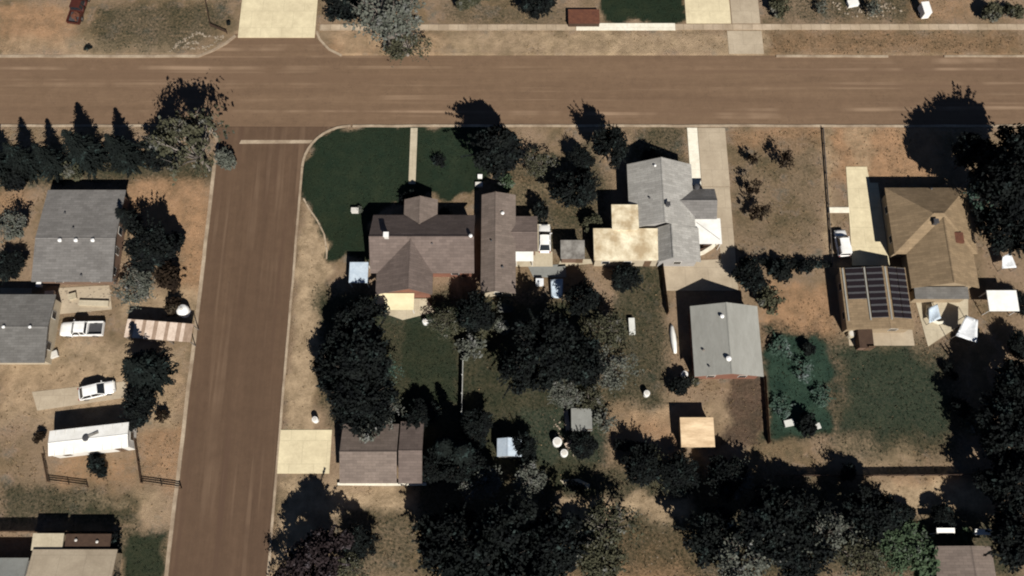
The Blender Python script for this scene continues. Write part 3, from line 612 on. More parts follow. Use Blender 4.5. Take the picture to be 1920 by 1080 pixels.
# brown alley house with two roofs
r = R(640, 746, 795, 906, 2.8); h = house('house', 'brown roofed house behind the cream concrete pad with leaves on its roof', 'house', r)
h.wing(r, 2.8, 1.3, 'gx', 'roof_mauve', 'wall_brown', .4, rf=.5)
r2 = R(749, 793, 790, 906, 2.8); h.wing(r2, 2.7, 1.2, 'gx', 'roof_brown', 'wall_brown', .3, rf=.5, win='E')
# house at the bottom right corner
r = R(1757, 1868, 1024, 1140, 2.7); h = house('house', 'mauve roofed house behind the green bushes and white eave', 'house', r)
h.wing(r, 2.7, 1.0, 'gy', 'roof_mauve', 'wall_cream', .4, rf=.6, door='N')
r2 = R(1756, 1790, 990, 999, 2.3); h.wing(r2, 2.3, .1, 'flat', 'roof_white', None, name='porch_roof'); r2 = R(1828, 1868, 992, 1003, 2.3); h.wing(r2, 2.3, .1, 'flat', 'roof_white', None, name='porch_roof')
x0,x1,y0,y1 = h.loc(R(1756,1868,992,1000,2.3))
for a in (x0+.2, x0+2.2, x1-2.4, x1-.2): MB().box(a-.05,a+.05,y0,y0+.1,-.05,2.2).build('post', M('trim'), h.root)
# sheds in the long lot
r = R(932, 978, 822, 856, 2.0); h = house('shed', 'pale grey gabled garden shed at the foot of the small lawn', 'shed', r); h.wing(r, 2.0, .7, 'gy', 'tarp_blue', 'wall_grey', .15, rf=.45, win='', door='S')
r = R(1071, 1110, 766, 808, 2.0); h = house('shed', 'grey flat roofed shed beside the leaning pale boards', 'shed', r); h.wing(r, 2.0, .2, 'flat', 'grey_green', 'wall_brown', .15, win='', door='S')
# house beyond the top edge on the left and dark deck box
r = R(1066, 1124, 16, 43, 1.0); h = house('deck', 'dark brown timber deck box beside the dark lawn', 'deck', r)
x0,x1,y0,y1 = h.loc(r)
MB().box(x0,x1,y0,y1,-.05,.82).build('base', M('dark_wood'), h.root)
for i in range(8):
    a, b = y0+(y1-y0)*i/8, y0+(y1-y0)*(i+.9)/8; MB().box(x0-.03,x1+.03,a,b,.825,.86+.01*(i%2)).build('plank', M('rust'), h.root)
# striped awning carport: every sheet a part
c = P(298, 620, 2.3); h = empty('awning', (c.x, c.y, 0)); tag(h, 'long awning of pale and brown striped metal sheets beside the side street', 'awning')
n, Lw, Dw = 17, 8.9, 2.5
for i in range(n):
    a = -Lw/2+Lw*i/n; b = a+Lw/n
    z = 2.3+.02*(i % 2)+random.uniform(-.012,.012)
    MB().slab([(a,-Dw/2,z),(b+.03,-Dw/2,z),(b+.03,Dw/2,z+.14),(a,Dw/2,z+.14)], [(0,1,2,3)], .015).build('sheet', M('stripe_b' if i % 3 == 1 or i in (7,15) else 'stripe_a'), h)
for a in (-Lw/2+.1, -1.4, 1.4, Lw/2-.1):
    for b in (-Dw/2+.12, Dw/2-.12): MB().box(a-.05,a+.05,b-.05,b+.05,-.05,2.25 if b < 0 else 2.37).build('post', M('grey_wood'), h)
for b in (-Dw/2+.12, Dw/2-.12): MB().box(-Lw/2,Lw/2,b-.04,b+.04,2.16 if b<0 else 2.28,2.26 if b<0 else 2.38).build('beam', M('grey_wood'), h)
h.rotation_euler.z = math.radians(-4.5)

# ------------------------------------------------------------------ vehicles
def loft(secs, ring):
    """secs: list of (x, params); ring(params)->list of (y,z)"""
    v, f = [], []; n = None
    for x, p in secs:
        r_ = ring(*p); n = len(r_); v += [(x, y, z) for y, z in r_]
    for j in range(len(secs)-1):
        for i in range(n): f.append((j*n+i, j*n+(i+1)%n, (j+1)*n+(i+1)%n, (j+1)*n+i))
    f += [tuple(range(n-1,-1,-1)), tuple(range((len(secs)-1)*n, len(secs)*n))]
    return v, f
def body_ring(w, zb, zt, r=.12): return [(-w+.06,zb),(w-.06,zb),(w,zb+.18),(w,zt-r),(w-r*.9,zt-.02),(w*.5,zt+.015),(-w*.5,zt+.015),(-w+r*.9,zt-.02),(-w,zt-r),(-w,zb+.18)]
def cab_ring(wb, wt, zb, zt): return [(-wb,zb),(wb,zb),(wt,zt-.06),(wt-.09,zt),(wt*.5,zt+.02),(-wt*.5,zt+.02),(-wt+.09,zt),(-wt,zt-.06)]
def wheels(root, xs_, w, r=.34):
    for x in xs_:
        for s in (-1, 1):
            t = MB(); t.tube((x, s*(w-.2), r), (x, s*(w+.015), r), r, r, 16); o = t.build('wheel', M('rubber'), root)
            MB().tube((x, s*(w+.016), r), (x, s*(w+.03), r), r*.6, r*.55, 12).build('rim', M('alloy'), o)
def lights(root, xf, xr, w, zf, zr):
    for s in (-1, 1):
        MB().obox((xf, s*(w-.25), zf), .05, .16, .08).build('headlight', M('lamp'), root)
        MB().obox((xr, s*(w-.15), zr), .04, .1, .12).build('tail_light', M('tail'), root)
def glassband(root, secs_lo, zb, zt, inset=0):
    pass
def car(name, label, cat, c, rz, L=4.5, w=.88, hgt=1.45, paint='white_paint', van=False):
    root = empty(name, (c[0], c[1], 0), rz); tag(root, label, cat)
    hl = L/2; bz = .78 if not van else .95
    v, f = loft([(-hl,(w*.8,.35,bz-.18)),(-hl+.12,(w*.94,.28,bz)),(-hl+.9,(w,.25,bz+.02)),(hl-1.4,(w,.25,bz)),(hl-.35,(w*.95,.28,bz-.1)),(hl-.06,(w*.84,.32,bz-.22)),(hl,(w*.7,.4,bz-.3))], body_ring)
    mesh_obj('body', v, f, M(paint), root, True)
    if van: st = [(-hl+.1,-hl+.18),(hl-1.0,hl-1.75)]
    else: st = [(-hl+.25,-hl+.95),(hl-1.25,hl-2.05)]
    (xa, xb), (xc, xd) = st
    v, f = loft([(xa,(w*.9,w*.86,bz-.06,bz+.04)),(xb,(w*.92,w*.74,bz-.06,hgt)),(xd,(w*.92,w*.74,bz-.06,hgt)),(xc,(w*.9,w*.86,bz-.06,bz+.04))], cab_ring)
    cabn = mesh_obj('cabin', v, f, M('glass'), root)
    # roof skin and pillars in body colour over the glass
    rt = w*.74
    ro = MB(); ro.slab([(xb-.05,-rt-.02,hgt-.015),(xb-.08,-rt*.5,hgt+.035),(xb-.08,rt*.5,hgt+.035),(xb-.05,rt+.02,hgt-.015),(xd+.08,rt+.02,hgt-.015),(xd+.12,rt*.5,hgt+.035),(xd+.12,-rt*.5,hgt+.035),(xd+.08,-rt-.02,hgt-.015)], [(7,6,1,0),(6,5,2,1),(5,4,3,2)], .05)
    ro.build('roof', M(paint), root)
    pl = MB()
    for s in (-1, 1):
        for (a, b) in ((xa,xb),(xc,xd)): pl.tube((a, s*w*.9, bz), (b, s*(rt+.01), hgt-.03), .05, .045, 6)
        xm = (xb+xd)/2; pl.tube((xm, s*w*.925, bz), (xm, s*(rt+.015), hgt-.03), .05, .045, 6)
    if van: pl.obox(((xa+xm)/2, 0, (bz+hgt)/2), abs(xm-xb)/2, w*.86, (hgt-bz)/2-.06)
    pl.build('pillars', M(paint), root)
    for s in (-1, 1): MB().obox((xc-.25, s*(w+.08), bz+.1), .06, .09, .06).build('mirror', M(paint), root)
    wheels(root, (-hl+.85, hl-.9), w); lights(root, hl-.12, -hl+.06, w, .62, .72)
    MB().obox((hl+.0,0,.42), .06, w*.75, .1).build('bumper', M('trim'), root)
    return root
def pickup(name, label, c, rz, paint, L=5.7, w=.97):
    root = empty(name, (c[0], c[1], 0), rz); tag(root, label, 'pickup truck'); hl = L/2
    v, f = loft([(.35,(w,.38,1.02)),(1.6,(w,.38,1.08)),(hl-.4,(w*.97,.38,1.04)),(hl-.06,(w*.88,.4,.95)),(hl,(w*.76,.5,.85))], body_ring)
    mesh_obj('bonnet', v, f, M(paint), root, True)
    v, f = loft([(-.75,(w,.38,1.06)),(.349,(w,.38,1.06))], body_ring); mesh_obj('cab_body', v, f, M(paint), root, True)
    v, f = loft([(-.74,(w*.93,w*.82,1.0,1.08)),(-.62,(w*.93,w*.76,1.0,1.78)),(.55,(w*.93,w*.76,1.0,1.78)),(1.25,(w*.92,w*.86,1.0,1.1))], cab_ring)
    mesh_obj('cab', v, f, M('glass'), root)
    rt = w*.76; ro = MB(); ro.slab([(-.72,-rt-.02,1.77),(-.75,-rt*.5,1.825),(-.75,rt*.5,1.825),(-.72,rt+.02,1.77),(.62,rt+.02,1.77),(.66,rt*.5,1.825),(.66,-rt*.5,1.825),(.62,-rt-.02,1.77)], [(7,6,1,0),(6,5,2,1),(5,4,3,2)], .06); ro.build('roof', M(paint), root)
    pl = MB()
    for s in (-1, 1):
        pl.tube((-.72, s*w*.92, 1.04), (-.64, s*(rt+.01), 1.76), .06, .05, 6); pl.tube((1.22, s*w*.91, 1.06), (.58, s*(rt+.01), 1.76), .05, .045, 6); pl.tube((-.02, s*w*.93, 1.04), (-.02, s*(rt+.015), 1.76), .06, .05, 6)
    pl.build('pillars', M(paint), root)
    bed = MB(); bed.box(-hl+.05,-.80,-w+.1,w-.1,.55,.62); bed.build('bed_floor', M('dark_metal'), root)
    sd_ = MB(); sd_.box(-hl,-.78,-w,-w+.12,.45,1.06); sd_.box(-hl,-.78,w-.12,w,.45,1.06); sd_.box(-.86,-.78,-w+.12,w-.12,.45,1.06); sd_.build('bed_side', M(paint), root)
    MB().box(-hl-.05,-hl-.002,-w+.03,w-.03,.5,1.03).build('tailgate', M(paint), root)
    for s in (-1, 1): MB().obox((.95, s*(w+.13), 1.15), .07, .12, .1).build('mirror', M(paint), root)
    wheels(root, (-hl+1.1, hl-1.0), w, .38); lights(root, hl-.08, -hl+.0, w, .75, .85)
    MB().box(hl-.03,hl+.09,-w*.85,w*.85,.42,.6).build('bumper', M('alloy'), root)
    return root
c = P(154, 617, .7); pickup('pickup_truck', 'white pickup truck with an empty bed beside the grey roofs', c, math.radians(181), 'white_paint')
c = P(181, 732, .6); car('parked_car', 'white saloon car on the dirt drive near the dark spruce', 'car', c, math.radians(14), 4.7, .9)
c = P(1021, 447, .6); car('parked_car', 'white hatchback parked beside the mauve roofed house', 'car', c, math.radians(90), 4.3, .86)
c = P(1580, 455, .9); car('parked_van', 'small white van parked beside the cream drive', 'van', c, math.radians(93), 4.0, .85, 1.85, van=True)
c = P(147, 14, .7); r_ = pickup('pickup_truck', 'dark red pickup truck loaded with junk on bare ground', c, math.radians(82), 'red_paint')
mb = MB()
for _ in range(9): mb.obox((random.uniform(-2.5,-1.1), random.uniform(-.6,.6), .62+random.uniform(.1,.3)), random.uniform(.1,.32), random.uniform(.1,.3), random.uniform(.1,.28), random.random()*3)
mb.build('load', M('rust'), r_)
c = P(1732, 22, .7); h = empty('box_trailer', (c.x, c.y, 0), math.radians(97)); tag(h, 'small white box trailer on the yard beyond the pavement', 'trailer')
MB().box(-1.0,1.0,-.55,.55,.35,1.75).build('box', M('roof_white'), h); MB().box(1.0,1.7,-.05,.05,.38,.46).build('drawbar', M('dark_metal'), h); MB().box(-1.04,1.04,-.59,.59,1.75,1.8).build('roof', M('white_paint'), h); wheels(h, (-.1,), .62, .28)
# ------------------------------------------------------------------ trees and shrubs
def quads_mesh(name, C, U, V, mat):
    """one quad per row: centre C, half edges U and V"""
    n = len(C); co = np.stack([C-U-V, C+U-V*.6, C+U*.8+V, C-U*.7+V*.8], 1).reshape(-1, 3)
    me = bpy.data.meshes.new(name); me.vertices.add(4*n); me.vertices.foreach_set('co', co.ravel().astype(np.float32))
    me.loops.add(4*n); me.loops.foreach_set('vertex_index', np.arange(4*n)); me.polygons.add(n)
    me.polygons.foreach_set('loop_start', np.arange(0, 4*n, 4)); me.polygons.foreach_set('loop_total', np.full(n, 4)); me.update(calc_edges=True)
    if mat: me.materials.append(mat)
    return me
def leaf_axes(rs, n, outward, size):
    N = rs.normal(size=(n, 3))*.75 + outward*.5 + np.array([0, 0, .55]); N /= np.linalg.norm(N, axis=1)[:, None]
    A = np.cross(N, rs.normal(size=(n, 3))); A /= np.linalg.norm(A, axis=1)[:, None]; B = np.cross(N, A)
    s = size*(.6+.8*rs.rand(n))[:, None]/2
    return A*s, B*s*.75
def make_crown(seed, Rr, hz, vz, ncl, per, leaf, spread):
    rs = np.random.RandomState(seed); cl = []
    lob = rs.normal(size=(5, 3)); lob /= np.linalg.norm(lob, axis=1)[:, None]
    while len(cl) < ncl:
        d = rs.normal(size=3); d /= np.linalg.norm(d)
        if d[2] < -.55: continue
        bumpy = .55+.58*max(0, (lob @ d).max())**3
        r_ = bumpy*(.45+.5*rs.rand()**.6)
        cl.append(d*r_)
    cl = np.array(cl)*np.array([Rr, Rr, vz]); C, Ow = [], []
    for c in cl:
        k = int(per*(.5+rs.rand())); sp = spread*(.6+.7*rs.rand())
        p = rs.normal(size=(k, 3)); p /= np.maximum(1e-6, np.linalg.norm(p, axis=1))[:, None]
        p *= (rs.rand(k)**.45)[:, None]*sp*np.array([1.15, 1.15, .7])
        C.append(c+p); o = p/sp + c/np.array([Rr, Rr, vz])*.6; Ow.append(o)
    for _ in range(int(ncl*.9)):                    # long sprays that break the outline
        q = rs.normal(size=3); q /= np.linalg.norm(q)
        if q[2] < -.3: q[2] = -q[2]
        e0 = .6+.5*max(0, (lob @ q).max())**3; k = max(6, int(per*.16)); t_ = np.linspace(.45, 1.0+.3*rs.rand(), k)[:, None]
        p = q*t_*e0*np.array([Rr, Rr, vz])*1.02 + rs.normal(size=(k, 3))*spread*.16*(1.3-t_); C.append(p); Ow.append(np.repeat(q[None], k, 0))
    C = np.concatenate(C); Ow = np.concatenate(Ow); U, V = leaf_axes(rs, len(C), Ow, leaf)
    C[:, 2] += hz; C[:, 2] = np.maximum(C[:, 2], .08)
    return quads_mesh('crown', C, U, V, None), cl+np.array([0, 0, hz])
def make_trunk(seed, cl, hz, r0, nl=12):
    rs = random.Random(seed); mb = MB(); fork = Vector((rs.uniform(-.2,.2), rs.uniform(-.2,.2), hz*.42))
    mb.tube((0,0,-.15), (0,0,.25), r0*1.35, r0*1.05, 8); mb.tube((0,0,.25), fork, r0*1.05, r0*.8, 8)
    pick = list(range(len(cl))); rs.shuffle(pick)
    for i in pick[:nl]:
        e = Vector(cl[i]); m_ = fork.lerp(e, .5)+Vector((rs.uniform(-.3,.3), rs.uniform(-.3,.3), rs.uniform(-.2,.3)))*hz*.12
        mb.tube(fork, m_, r0*.5, r0*.3, 6); mb.tube(m_, e, r0*.3, r0*.1, 5)
        for _ in range(3):
            t = e+Vector((rs.uniform(-1,1), rs.uniform(-1,1), rs.uniform(-.2,.8)))*hz*.22
            mb.tube(m_.lerp(e, rs.uniform(.3,1)), t, r0*.13, r0*.04, 4)
    me = bpy.data.meshes.new('trunk'); me.from_pydata(mb.v, [], mb.f); me.update(); return me
def make_spruce(seed, H, Rb):
    rs = np.random.RandomState(seed); C, U, V = [], [], []
    nlev = 22
    for i in range(nlev):
        t = i/(nlev-1); z = .5+(H-.7)*t**.92; L = Rb*(1-t)**.85+.14; nb = int(13-7*t)
        for k in range(nb):
            a = 2*math.pi*(k+rs.rand()*.7)/nb+i*.7; l_ = L*(.7+.45*rs.rand()); m_ = max(3, int(l_/.19))
            for j in range(m_):
                s = (j+.6)/m_; d = np.array([math.cos(a), math.sin(a), 0]); side = np.array([-d[1], d[0], 0])
                p = d*l_*s+np.array([0,0,z-.32*l_*s+.18*l_*s*s]); w_ = .10+.30*(1-s)*min(1, l_/1.2)
                for sg in (-1, 1):
                    C.append(p+side*sg*w_*.55+rs.normal(size=3)*.04); U.append((side*sg*.8+d*.5)*w_*.62); V.append((d*.9-side*sg*.3+np.array([0,0,-.35+.3*rs.normal()]))*.12)
    C, U, V = map(np.array, (C, U, V)); me = quads_mesh('crown', C, U, V, None)
    mb = MB(); mb.tube((0,0,-.15), (0,0,H*.5), Rb*.09, Rb*.055, 8); mb.tube((0,0,H*.5), (0,0,H-.1), Rb*.055, .015, 6)
    tm = bpy.data.meshes.new('trunk'); tm.from_pydata(mb.v, [], mb.f); tm.update(); return me, tm
PROTO = {}
for i in range(5):
    c_, cl = make_crown(100+i, 4.0, 5.0, 3.0, 50+4*i, 150, .34, .95); PROTO['full', i] = (c_, make_trunk(i, cl, 5.0, .26), 4.0, 5.0)
for i in range(4):
    c_, cl = make_crown(200+i, 4.0, 4.8, 2.9, 40, 46, .30, .9); PROTO['thin', i] = (c_, make_trunk(20+i, cl, 4.8, .24, 34), 4.0, 4.8)
for i in range(4):
    c_, cl = make_crown(300+i, 1.0, .75, .72, 20, 55, .19, .36); PROTO['shrub', i] = (c_, make_trunk(40+i, cl, .75, .05, 8), 1.0, .75)
for i in range(3):
    c_, cl = make_crown(400+i, 1.0, .9, .85, 14, 24, .15, .3); PROTO['twig', i] = (c_, make_trunk(60+i, cl, .9, .045, 13), 1.0, .9)
for i in range(3): c_, t_ = make_spruce(500+i, 8.0, 2.2); PROTO['spruce', i] = (c_, t_, 2.2, 4.0)
for i in range(2): c_, t_ = make_spruce(520+i, 8.0, 1.15); PROTO['column', i] = (c_, t_, 1.15, 4.0)
MATC = {}
def with_mat(me, mat):
    k = (me.name, mat.name)
    if k not in MATC: c = me.copy(); c.materials.clear(); c.materials.append(mat); MATC[k] = c
    return MATC[k]
cnt = [0]
def tree(u, v, rpx, kind, leaf, name, label, cat='tree', zs=1.0, group=None, bark=None, base=False):
    cnt[0] += 1; i = cnt[0]
    var = [k for k in PROTO if k[0] == kind]; c_, t_, Rr, hz = PROTO[var[i % len(var)]]
    s = rpx/13.6/Rr; zc = hz*s*zs
    p = P(u, v, 0 if base else zc)
    root = empty(name, (p.x, p.y, 0), random.random()*6.28); root.scale = (s, s, s*zs); tag(root, label, cat, group)
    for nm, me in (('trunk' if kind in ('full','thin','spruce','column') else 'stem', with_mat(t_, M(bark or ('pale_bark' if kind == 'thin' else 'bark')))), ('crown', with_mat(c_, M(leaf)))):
        o = bpy.data.objects.new(nm, me); COL.objects.link(o); o.parent = root
    return root
T = tree
# --- row of spruces left of the side street (placed by the foot of the trunk)
T(172,300,42,'spruce','leaf_spruce','spruce_tree','tall spruce behind the kerb, second from the leafy corner tree',zs=.78,base=True)
T(243,303,38,'spruce','leaf_spruce','spruce_tree','tall spruce behind the kerb, next to the leafy corner tree',zs=.8,base=True)
T(60,316,34,'spruce','leaf_spruce','spruce_tree','small spruce behind the kerb, fourth from the leafy corner tree',zs=.85,base=True)
T(110,316,33,'spruce','leaf_spruce','spruce_tree','small spruce behind the kerb, third from the leafy corner tree',zs=.85,base=True)
T(8,320,36,'spruce','leaf_spruce','spruce_tree','spruce at the far end of the row from the leafy corner tree',zs=.9,base=True)
T(352,262,72,'thin','leaf_olive','corner_tree','large thin crowned tree at the corner of the two streets',zs=1.4)
T(300,285,36,'full','leaf_dark','dark_tree','dark round tree between the spruces and the corner tree',zs=1.3)
T(425,300,24,'shrub','leaf_grey','grey_shrub','pale grey shrub at the corner kerb','shrub'); T(135,320,20,'shrub','leaf_olive','olive_shrub','olive shrub at the foot of the spruces','shrub'); T(30,335,26,'shrub','leaf_dark','dark_shrub','dark shrub below the end spruce','shrub')
# --- beside the grey house
T(282,468,52,'full','leaf_dark','dark_tree','dark tree beside the three-vent grey house'); T(232,405,24,'spruce','leaf_dark','spruce_tree','dark spruce leaning over the eave of the grey house',zs=.8)
T(262,545,44,'thin','leaf_grey','grey_tree','pale grey thin tree above the striped awning',zs=.7); T(318,520,28,'shrub','leaf_brown','brown_shrub','brown shrub between pale grey tree and kerb','shrub'); T(330,455,22,'shrub','leaf_dark','dark_shrub','dark shrub on the ochre ground by the side street','shrub')
T(25,430,40,'thin','leaf_grey','bare_tree','sparse pale tree beside the grey house wall',zs=.7); T(15,500,30,'full','leaf_dark','dark_tree','dark tree in the gap between two grey roofs',zs=.7); T(325,575,18,'shrub','leaf_brown','brown_shrub','low brown shrub beside the round white tank','shrub')
T(285,705,44,'spruce','leaf_spruce','spruce_tree','broad dark spruce below the striped awning',zs=.75,base=True); T(262,765,36,'full','leaf_dark','dark_tree','dark tree beside the white mobile home',zs=.7); T(305,780,12,'shrub','leaf_brown','brown_shrub','small brown shrub near the mobile home','shrub')
T(178,868,17,'shrub','leaf_dark','dark_shrub','dark shrub standing below the mobile home','shrub'); T(192,885,12,'shrub','leaf_dark','dark_shrub','lowest dark shrub below the mobile home','shrub')
T(75,818,12,'shrub','leaf_brown','brown_shrub','brown shrub at the end of the mobile home','shrub')
# --- top edge
T(722,42,80,'thin','leaf_grey','grey_tree','large grey tree overhanging the cross street pavement'); T(760,80,50,'thin','leaf_olive','olive_tree','thin olive tree leaning over the kerb beside the grey tree',zs=.7); T(650,15,40,'full','leaf_dark','dark_tree','dark tree behind the large grey tree',zs=.8)
T(1015,2,40,'full','leaf_dark','dark_tree','dark tree in the yard beside the timber deck',zs=.7); T(880,-8,34,'full','leaf_olive','olive_tree','olive tree beyond the pavement at the picture top',zs=.7)
T(164,90,8,'shrub','leaf_dark','dark_shrub','small round black shrub on the kerb','shrub'); T(1858,24,24,'shrub','leaf_olive','olive_shrub','round olive shrub next to the pavement','shrub'); T(1905,22,22,'shrub','leaf_olive','olive_shrub','second olive shrub, farther from the white trailer','shrub')
T(1460,12,22,'shrub','leaf_olive','olive_shrub','olive shrub beside the beige drive','shrub'); T(1540,12,16,'twig','leaf_grey','twiggy_shrub','twiggy grey shrub beyond the pavement','shrub'); T(1640,18,20,'twig','leaf_grey','twiggy_shrub','twiggy grey shrub close to the white trailer','shrub')
T(428,42,6,'shrub','leaf_dark','dark_shrub','tiny dark shrub beside the concrete street','shrub')
# --- lawn of the brown house
T(822,302,13,'shrub','leaf_dark','dark_shrub','small dark shrub on the dark lawn','shrub'); T(768,372,17,'shrub','leaf_dark','dark_shrub','dark shrub beside the lawn porch','shrub',zs=1.3); T(832,402,14,'shrub','leaf_dark','dark_shrub','dark shrub in the angle of the brown house porch','shrub'); T(672,392,8,'shrub','leaf_grey','grey_shrub','little pale shrub at the lawn edge','shrub')
T(938,278,55,'full','leaf_dark','street_tree','very dark street tree between the lawn and the long house',zs=1.35); T(1010,305,34,'thin','leaf_olive','olive_tree','thin olive tree in front of the mauve roofed house',zs=.8)
T(1085,360,46,'full','leaf_dark','dark_tree','dark tree between the mauve house and the annexe',zs=.9); T(1090,300,26,'full','leaf_dark','dark_tree','smaller dark tree near the street kerb',zs=1.0); T(1148,272,36,'full','leaf_dark','dark_tree','tall dark tree in front of the grey gabled house',zs=1.45)
T(1220,300,24,'full','leaf_dark','dark_tree','low dark tree against the grey gabled house',zs=0.9); T(1110,420,22,'shrub','leaf_olive','olive_shrub','yellowish olive shrub beside the cream annexe','shrub')
T(1015,398,20,'shrub','leaf_dark','dark_shrub','round dark shrub ahead of the white hatchback','shrub',zs=1.5); T(950,345,16,'shrub','leaf_green','green_shrub','green shrub at the mauve house front','shrub')
# --- brown house yard, big dark trees along the verge
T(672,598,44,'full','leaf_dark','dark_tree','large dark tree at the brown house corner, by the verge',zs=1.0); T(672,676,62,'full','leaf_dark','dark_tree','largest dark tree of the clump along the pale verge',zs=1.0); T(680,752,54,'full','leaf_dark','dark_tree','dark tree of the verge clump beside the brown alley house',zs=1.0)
T(718,690,40,'thin','leaf_teal','green_tree','thin green tree between the dark clump and the small lawn',zs=.8); T(720,775,34,'thin','leaf_grey','grey_tree','grey thin tree over the alley house roof',zs=.9); T(690,812,24,'twig','leaf_grey','twiggy_shrub','twiggy pale branches on the alley house','shrub',zs=2.2)
T(890,592,40,'full','leaf_dark','dark_tree','dark tree over the rear slope of the brown house',zs=1.05); T(840,600,34,'thin','leaf_olive','olive_tree','thin olive tree behind the brown house',zs=.8); T(895,600,34,'thin','leaf_olive','olive_tree','thin olive tree behind the mauve house',zs=.8)
T(948,575,17,'shrub','leaf_grey','grey_shrub','pale round shrub at the end of the mauve house','shrub'); T(942,612,18,'shrub','leaf_grey','grey_shrub','second pale shrub below the mauve house','shrub'); T(885,650,24,'shrub','leaf_grey','grey_shrub','grey shrub beside the pale vinyl fence','shrub')
T(628,700,42,'full','leaf_dark','dark_tree','dark tree on the verge side of the large clump'); T(640,640,38,'full','leaf_dark','dark_tree','dark tree leaning over the bare verge'); T(790,780,30,'full','leaf_dark','dark_tree','dark tree above the alley house ridge',zs=.8)
# --- long lot
T(1025,650,60,'full','leaf_dark','dark_tree','big dark tree over the middle of the long lot',zs=1.0); T(975,690,44,'full','leaf_dark','dark_tree','dark tree above the small lawn of the long lot',zs=1.0); T(1080,680,48,'full','leaf_dark','dark_tree','dark tree towards the lower end of the long lot',zs=1.0)
T(1098,560,34,'full','leaf_dark','dark_tree','dark tree just below the weathered shed',zs=1.0); T(1150,615,44,'thin','leaf_olive','olive_tree','thin olive tree along the long lot boundary',zs=.8); T(1150,690,44,'thin','leaf_grey','grey_tree','grey thin tree along the long lot boundary',zs=.8); T(1170,520,32,'full','leaf_dark','dark_tree','dark tree just below the cream annexe',zs=.8); T(1190,515,14,'shrub','leaf_olive','olive_shrub','olive shrub beside the annexe tree','shrub')
T(1050,740,36,'thin','leaf_grey','grey_tree','grey branching tree above the sheds',zs=.7); T(1110,755,30,'thin','leaf_olive','olive_tree','olive tree beside the flat roofed shed',zs=.7); T(985,840,26,'full','leaf_dark','dark_tree','dark tree beside the pale gabled shed',zs=.8); T(1095,838,28,'full','leaf_dark','dark_tree','dark tree behind the white barrels',zs=.8); T(1135,790,26,'twig','leaf_grey','twiggy_shrub','grey twiggy shrub at the lot corner','shrub')
# --- conifers left of the long lot
T(838,850,26,'column','leaf_spruce','columnar_conifer','narrow black conifer next to the alley house',zs=.62,base=True); T(872,862,28,'column','leaf_spruce','columnar_conifer','narrow black conifer in the middle of the conifer group',zs=.66,base=True); T(868,870,40,'full','leaf_dark','dark_tree','dark tree at the foot of the narrow conifers',zs=.9); T(815,880,34,'full','leaf_dark','dark_tree','dark tree beside the low white wall',zs=.8); T(895,800,30,'full','leaf_dark','dark_tree','dark tree between the conifers and the small lawn',zs=.8)
T(905,905,40,'thin','leaf_grey','grey_tree','grey tree at the alley end of the long lot',zs=.7); T(1000,900,38,'thin','leaf_grey','grey_tree','grey thin tree beside the small tan slab',zs=.7)
# --- bottom edge
T(592,1050,52,'full','leaf_plum','plum_tree','purplish plum tree at the edge of the side street',zs=1.05); T(545,1090,40,'thin','leaf_plum','plum_tree','smaller purplish tree at the street edge',zs=1.0); T(676,1015,28,'full','leaf_dark','round_tree','dark round tree next to the plum tree',zs=0.9); T(655,1060,36,'thin','leaf_olive','olive_tree','thin olive tree below the round tree',zs=.7)
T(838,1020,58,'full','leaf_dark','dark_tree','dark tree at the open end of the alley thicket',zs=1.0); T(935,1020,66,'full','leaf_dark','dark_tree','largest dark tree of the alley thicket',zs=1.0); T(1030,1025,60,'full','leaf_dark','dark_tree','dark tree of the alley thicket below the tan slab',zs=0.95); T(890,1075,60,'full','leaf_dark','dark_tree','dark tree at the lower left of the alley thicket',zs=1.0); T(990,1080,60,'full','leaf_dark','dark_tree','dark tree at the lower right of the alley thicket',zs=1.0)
T(1145,985,52,'thin','leaf_olive','olive_tree','thin olive tree ending the alley thicket',zs=.9); T(1120,1050,44,'full','leaf_olive','olive_tree','leafy olive tree at the edge of the reddish clearing',zs=.8)
T(1205,880,38,'full','leaf_dark','dark_tree','dark bushy tree left of the peach shed',zs=0.8); T(1270,890,36,'full','leaf_dark','dark_tree','dark bushy tree below the peach shed',zs=0.7); T(1225,885,34,'thin','leaf_olive','olive_tree','olive tree in front of the bushy pair by the alley',zs=.7); T(1362,895,38,'full','leaf_dark','dark_tree','dark bushy tree right of the peach shed',zs=0.8); T(1375,905,36,'thin','leaf_grey','grey_tree','grey tree against the alley below the garage',zs=.7)
T(1345,1005,54,'full','leaf_dark','dark_tree','dark tree beside the reddish clearing',zs=0.9); T(1440,985,60,'full','leaf_dark','dark_tree','big dark tree at the start of the alley fence',zs=1.0); T(1390,1050,60,'thin','leaf_grey','grey_tree','grey branching tree below the big dark trees'); T(1510,960,44,'full','leaf_dark','dark_tree','dark tree against the alley fence',zs=0.9); T(1490,1030,56,'full','leaf_dark','dark_tree','dark tree between grey and olive trees',zs=.8); T(1560,1000,46,'thin','leaf_grey','grey_tree','pale grey tree beside the green bush')
T(1635,970,46,'full','leaf_dark','dark_tree','dark tree beside the ochre alley',zs=0.95); T(1680,1010,46,'full','leaf_green','green_tree','leafy green tree beside the bottom right house',zs=.8); T(1620,1045,50,'thin','leaf_olive','olive_tree','thin olive tree below the dark alley tree',zs=.8); T(1725,1040,36,'shrub','leaf_green','green_shrub','green bush at the mauve house corner','shrub'); T(1770,965,24,'full','leaf_dark','dark_tree','small dark tree above the white eave',zs=.7); T(1810,1000,16,'shrub','leaf_green','green_shrub','green shrub between the white eaves','shrub')
T(1900,900,50,'full','leaf_dark','dark_tree','dark tree where the alley fence ends'); T(1905,1010,52,'full','leaf_dark','dark_tree','dark tree beside the mauve corner house'); T(1700,960,16,'shrub','leaf_dark','dark_shrub','dark shrub on the ochre alley edge','shrub')
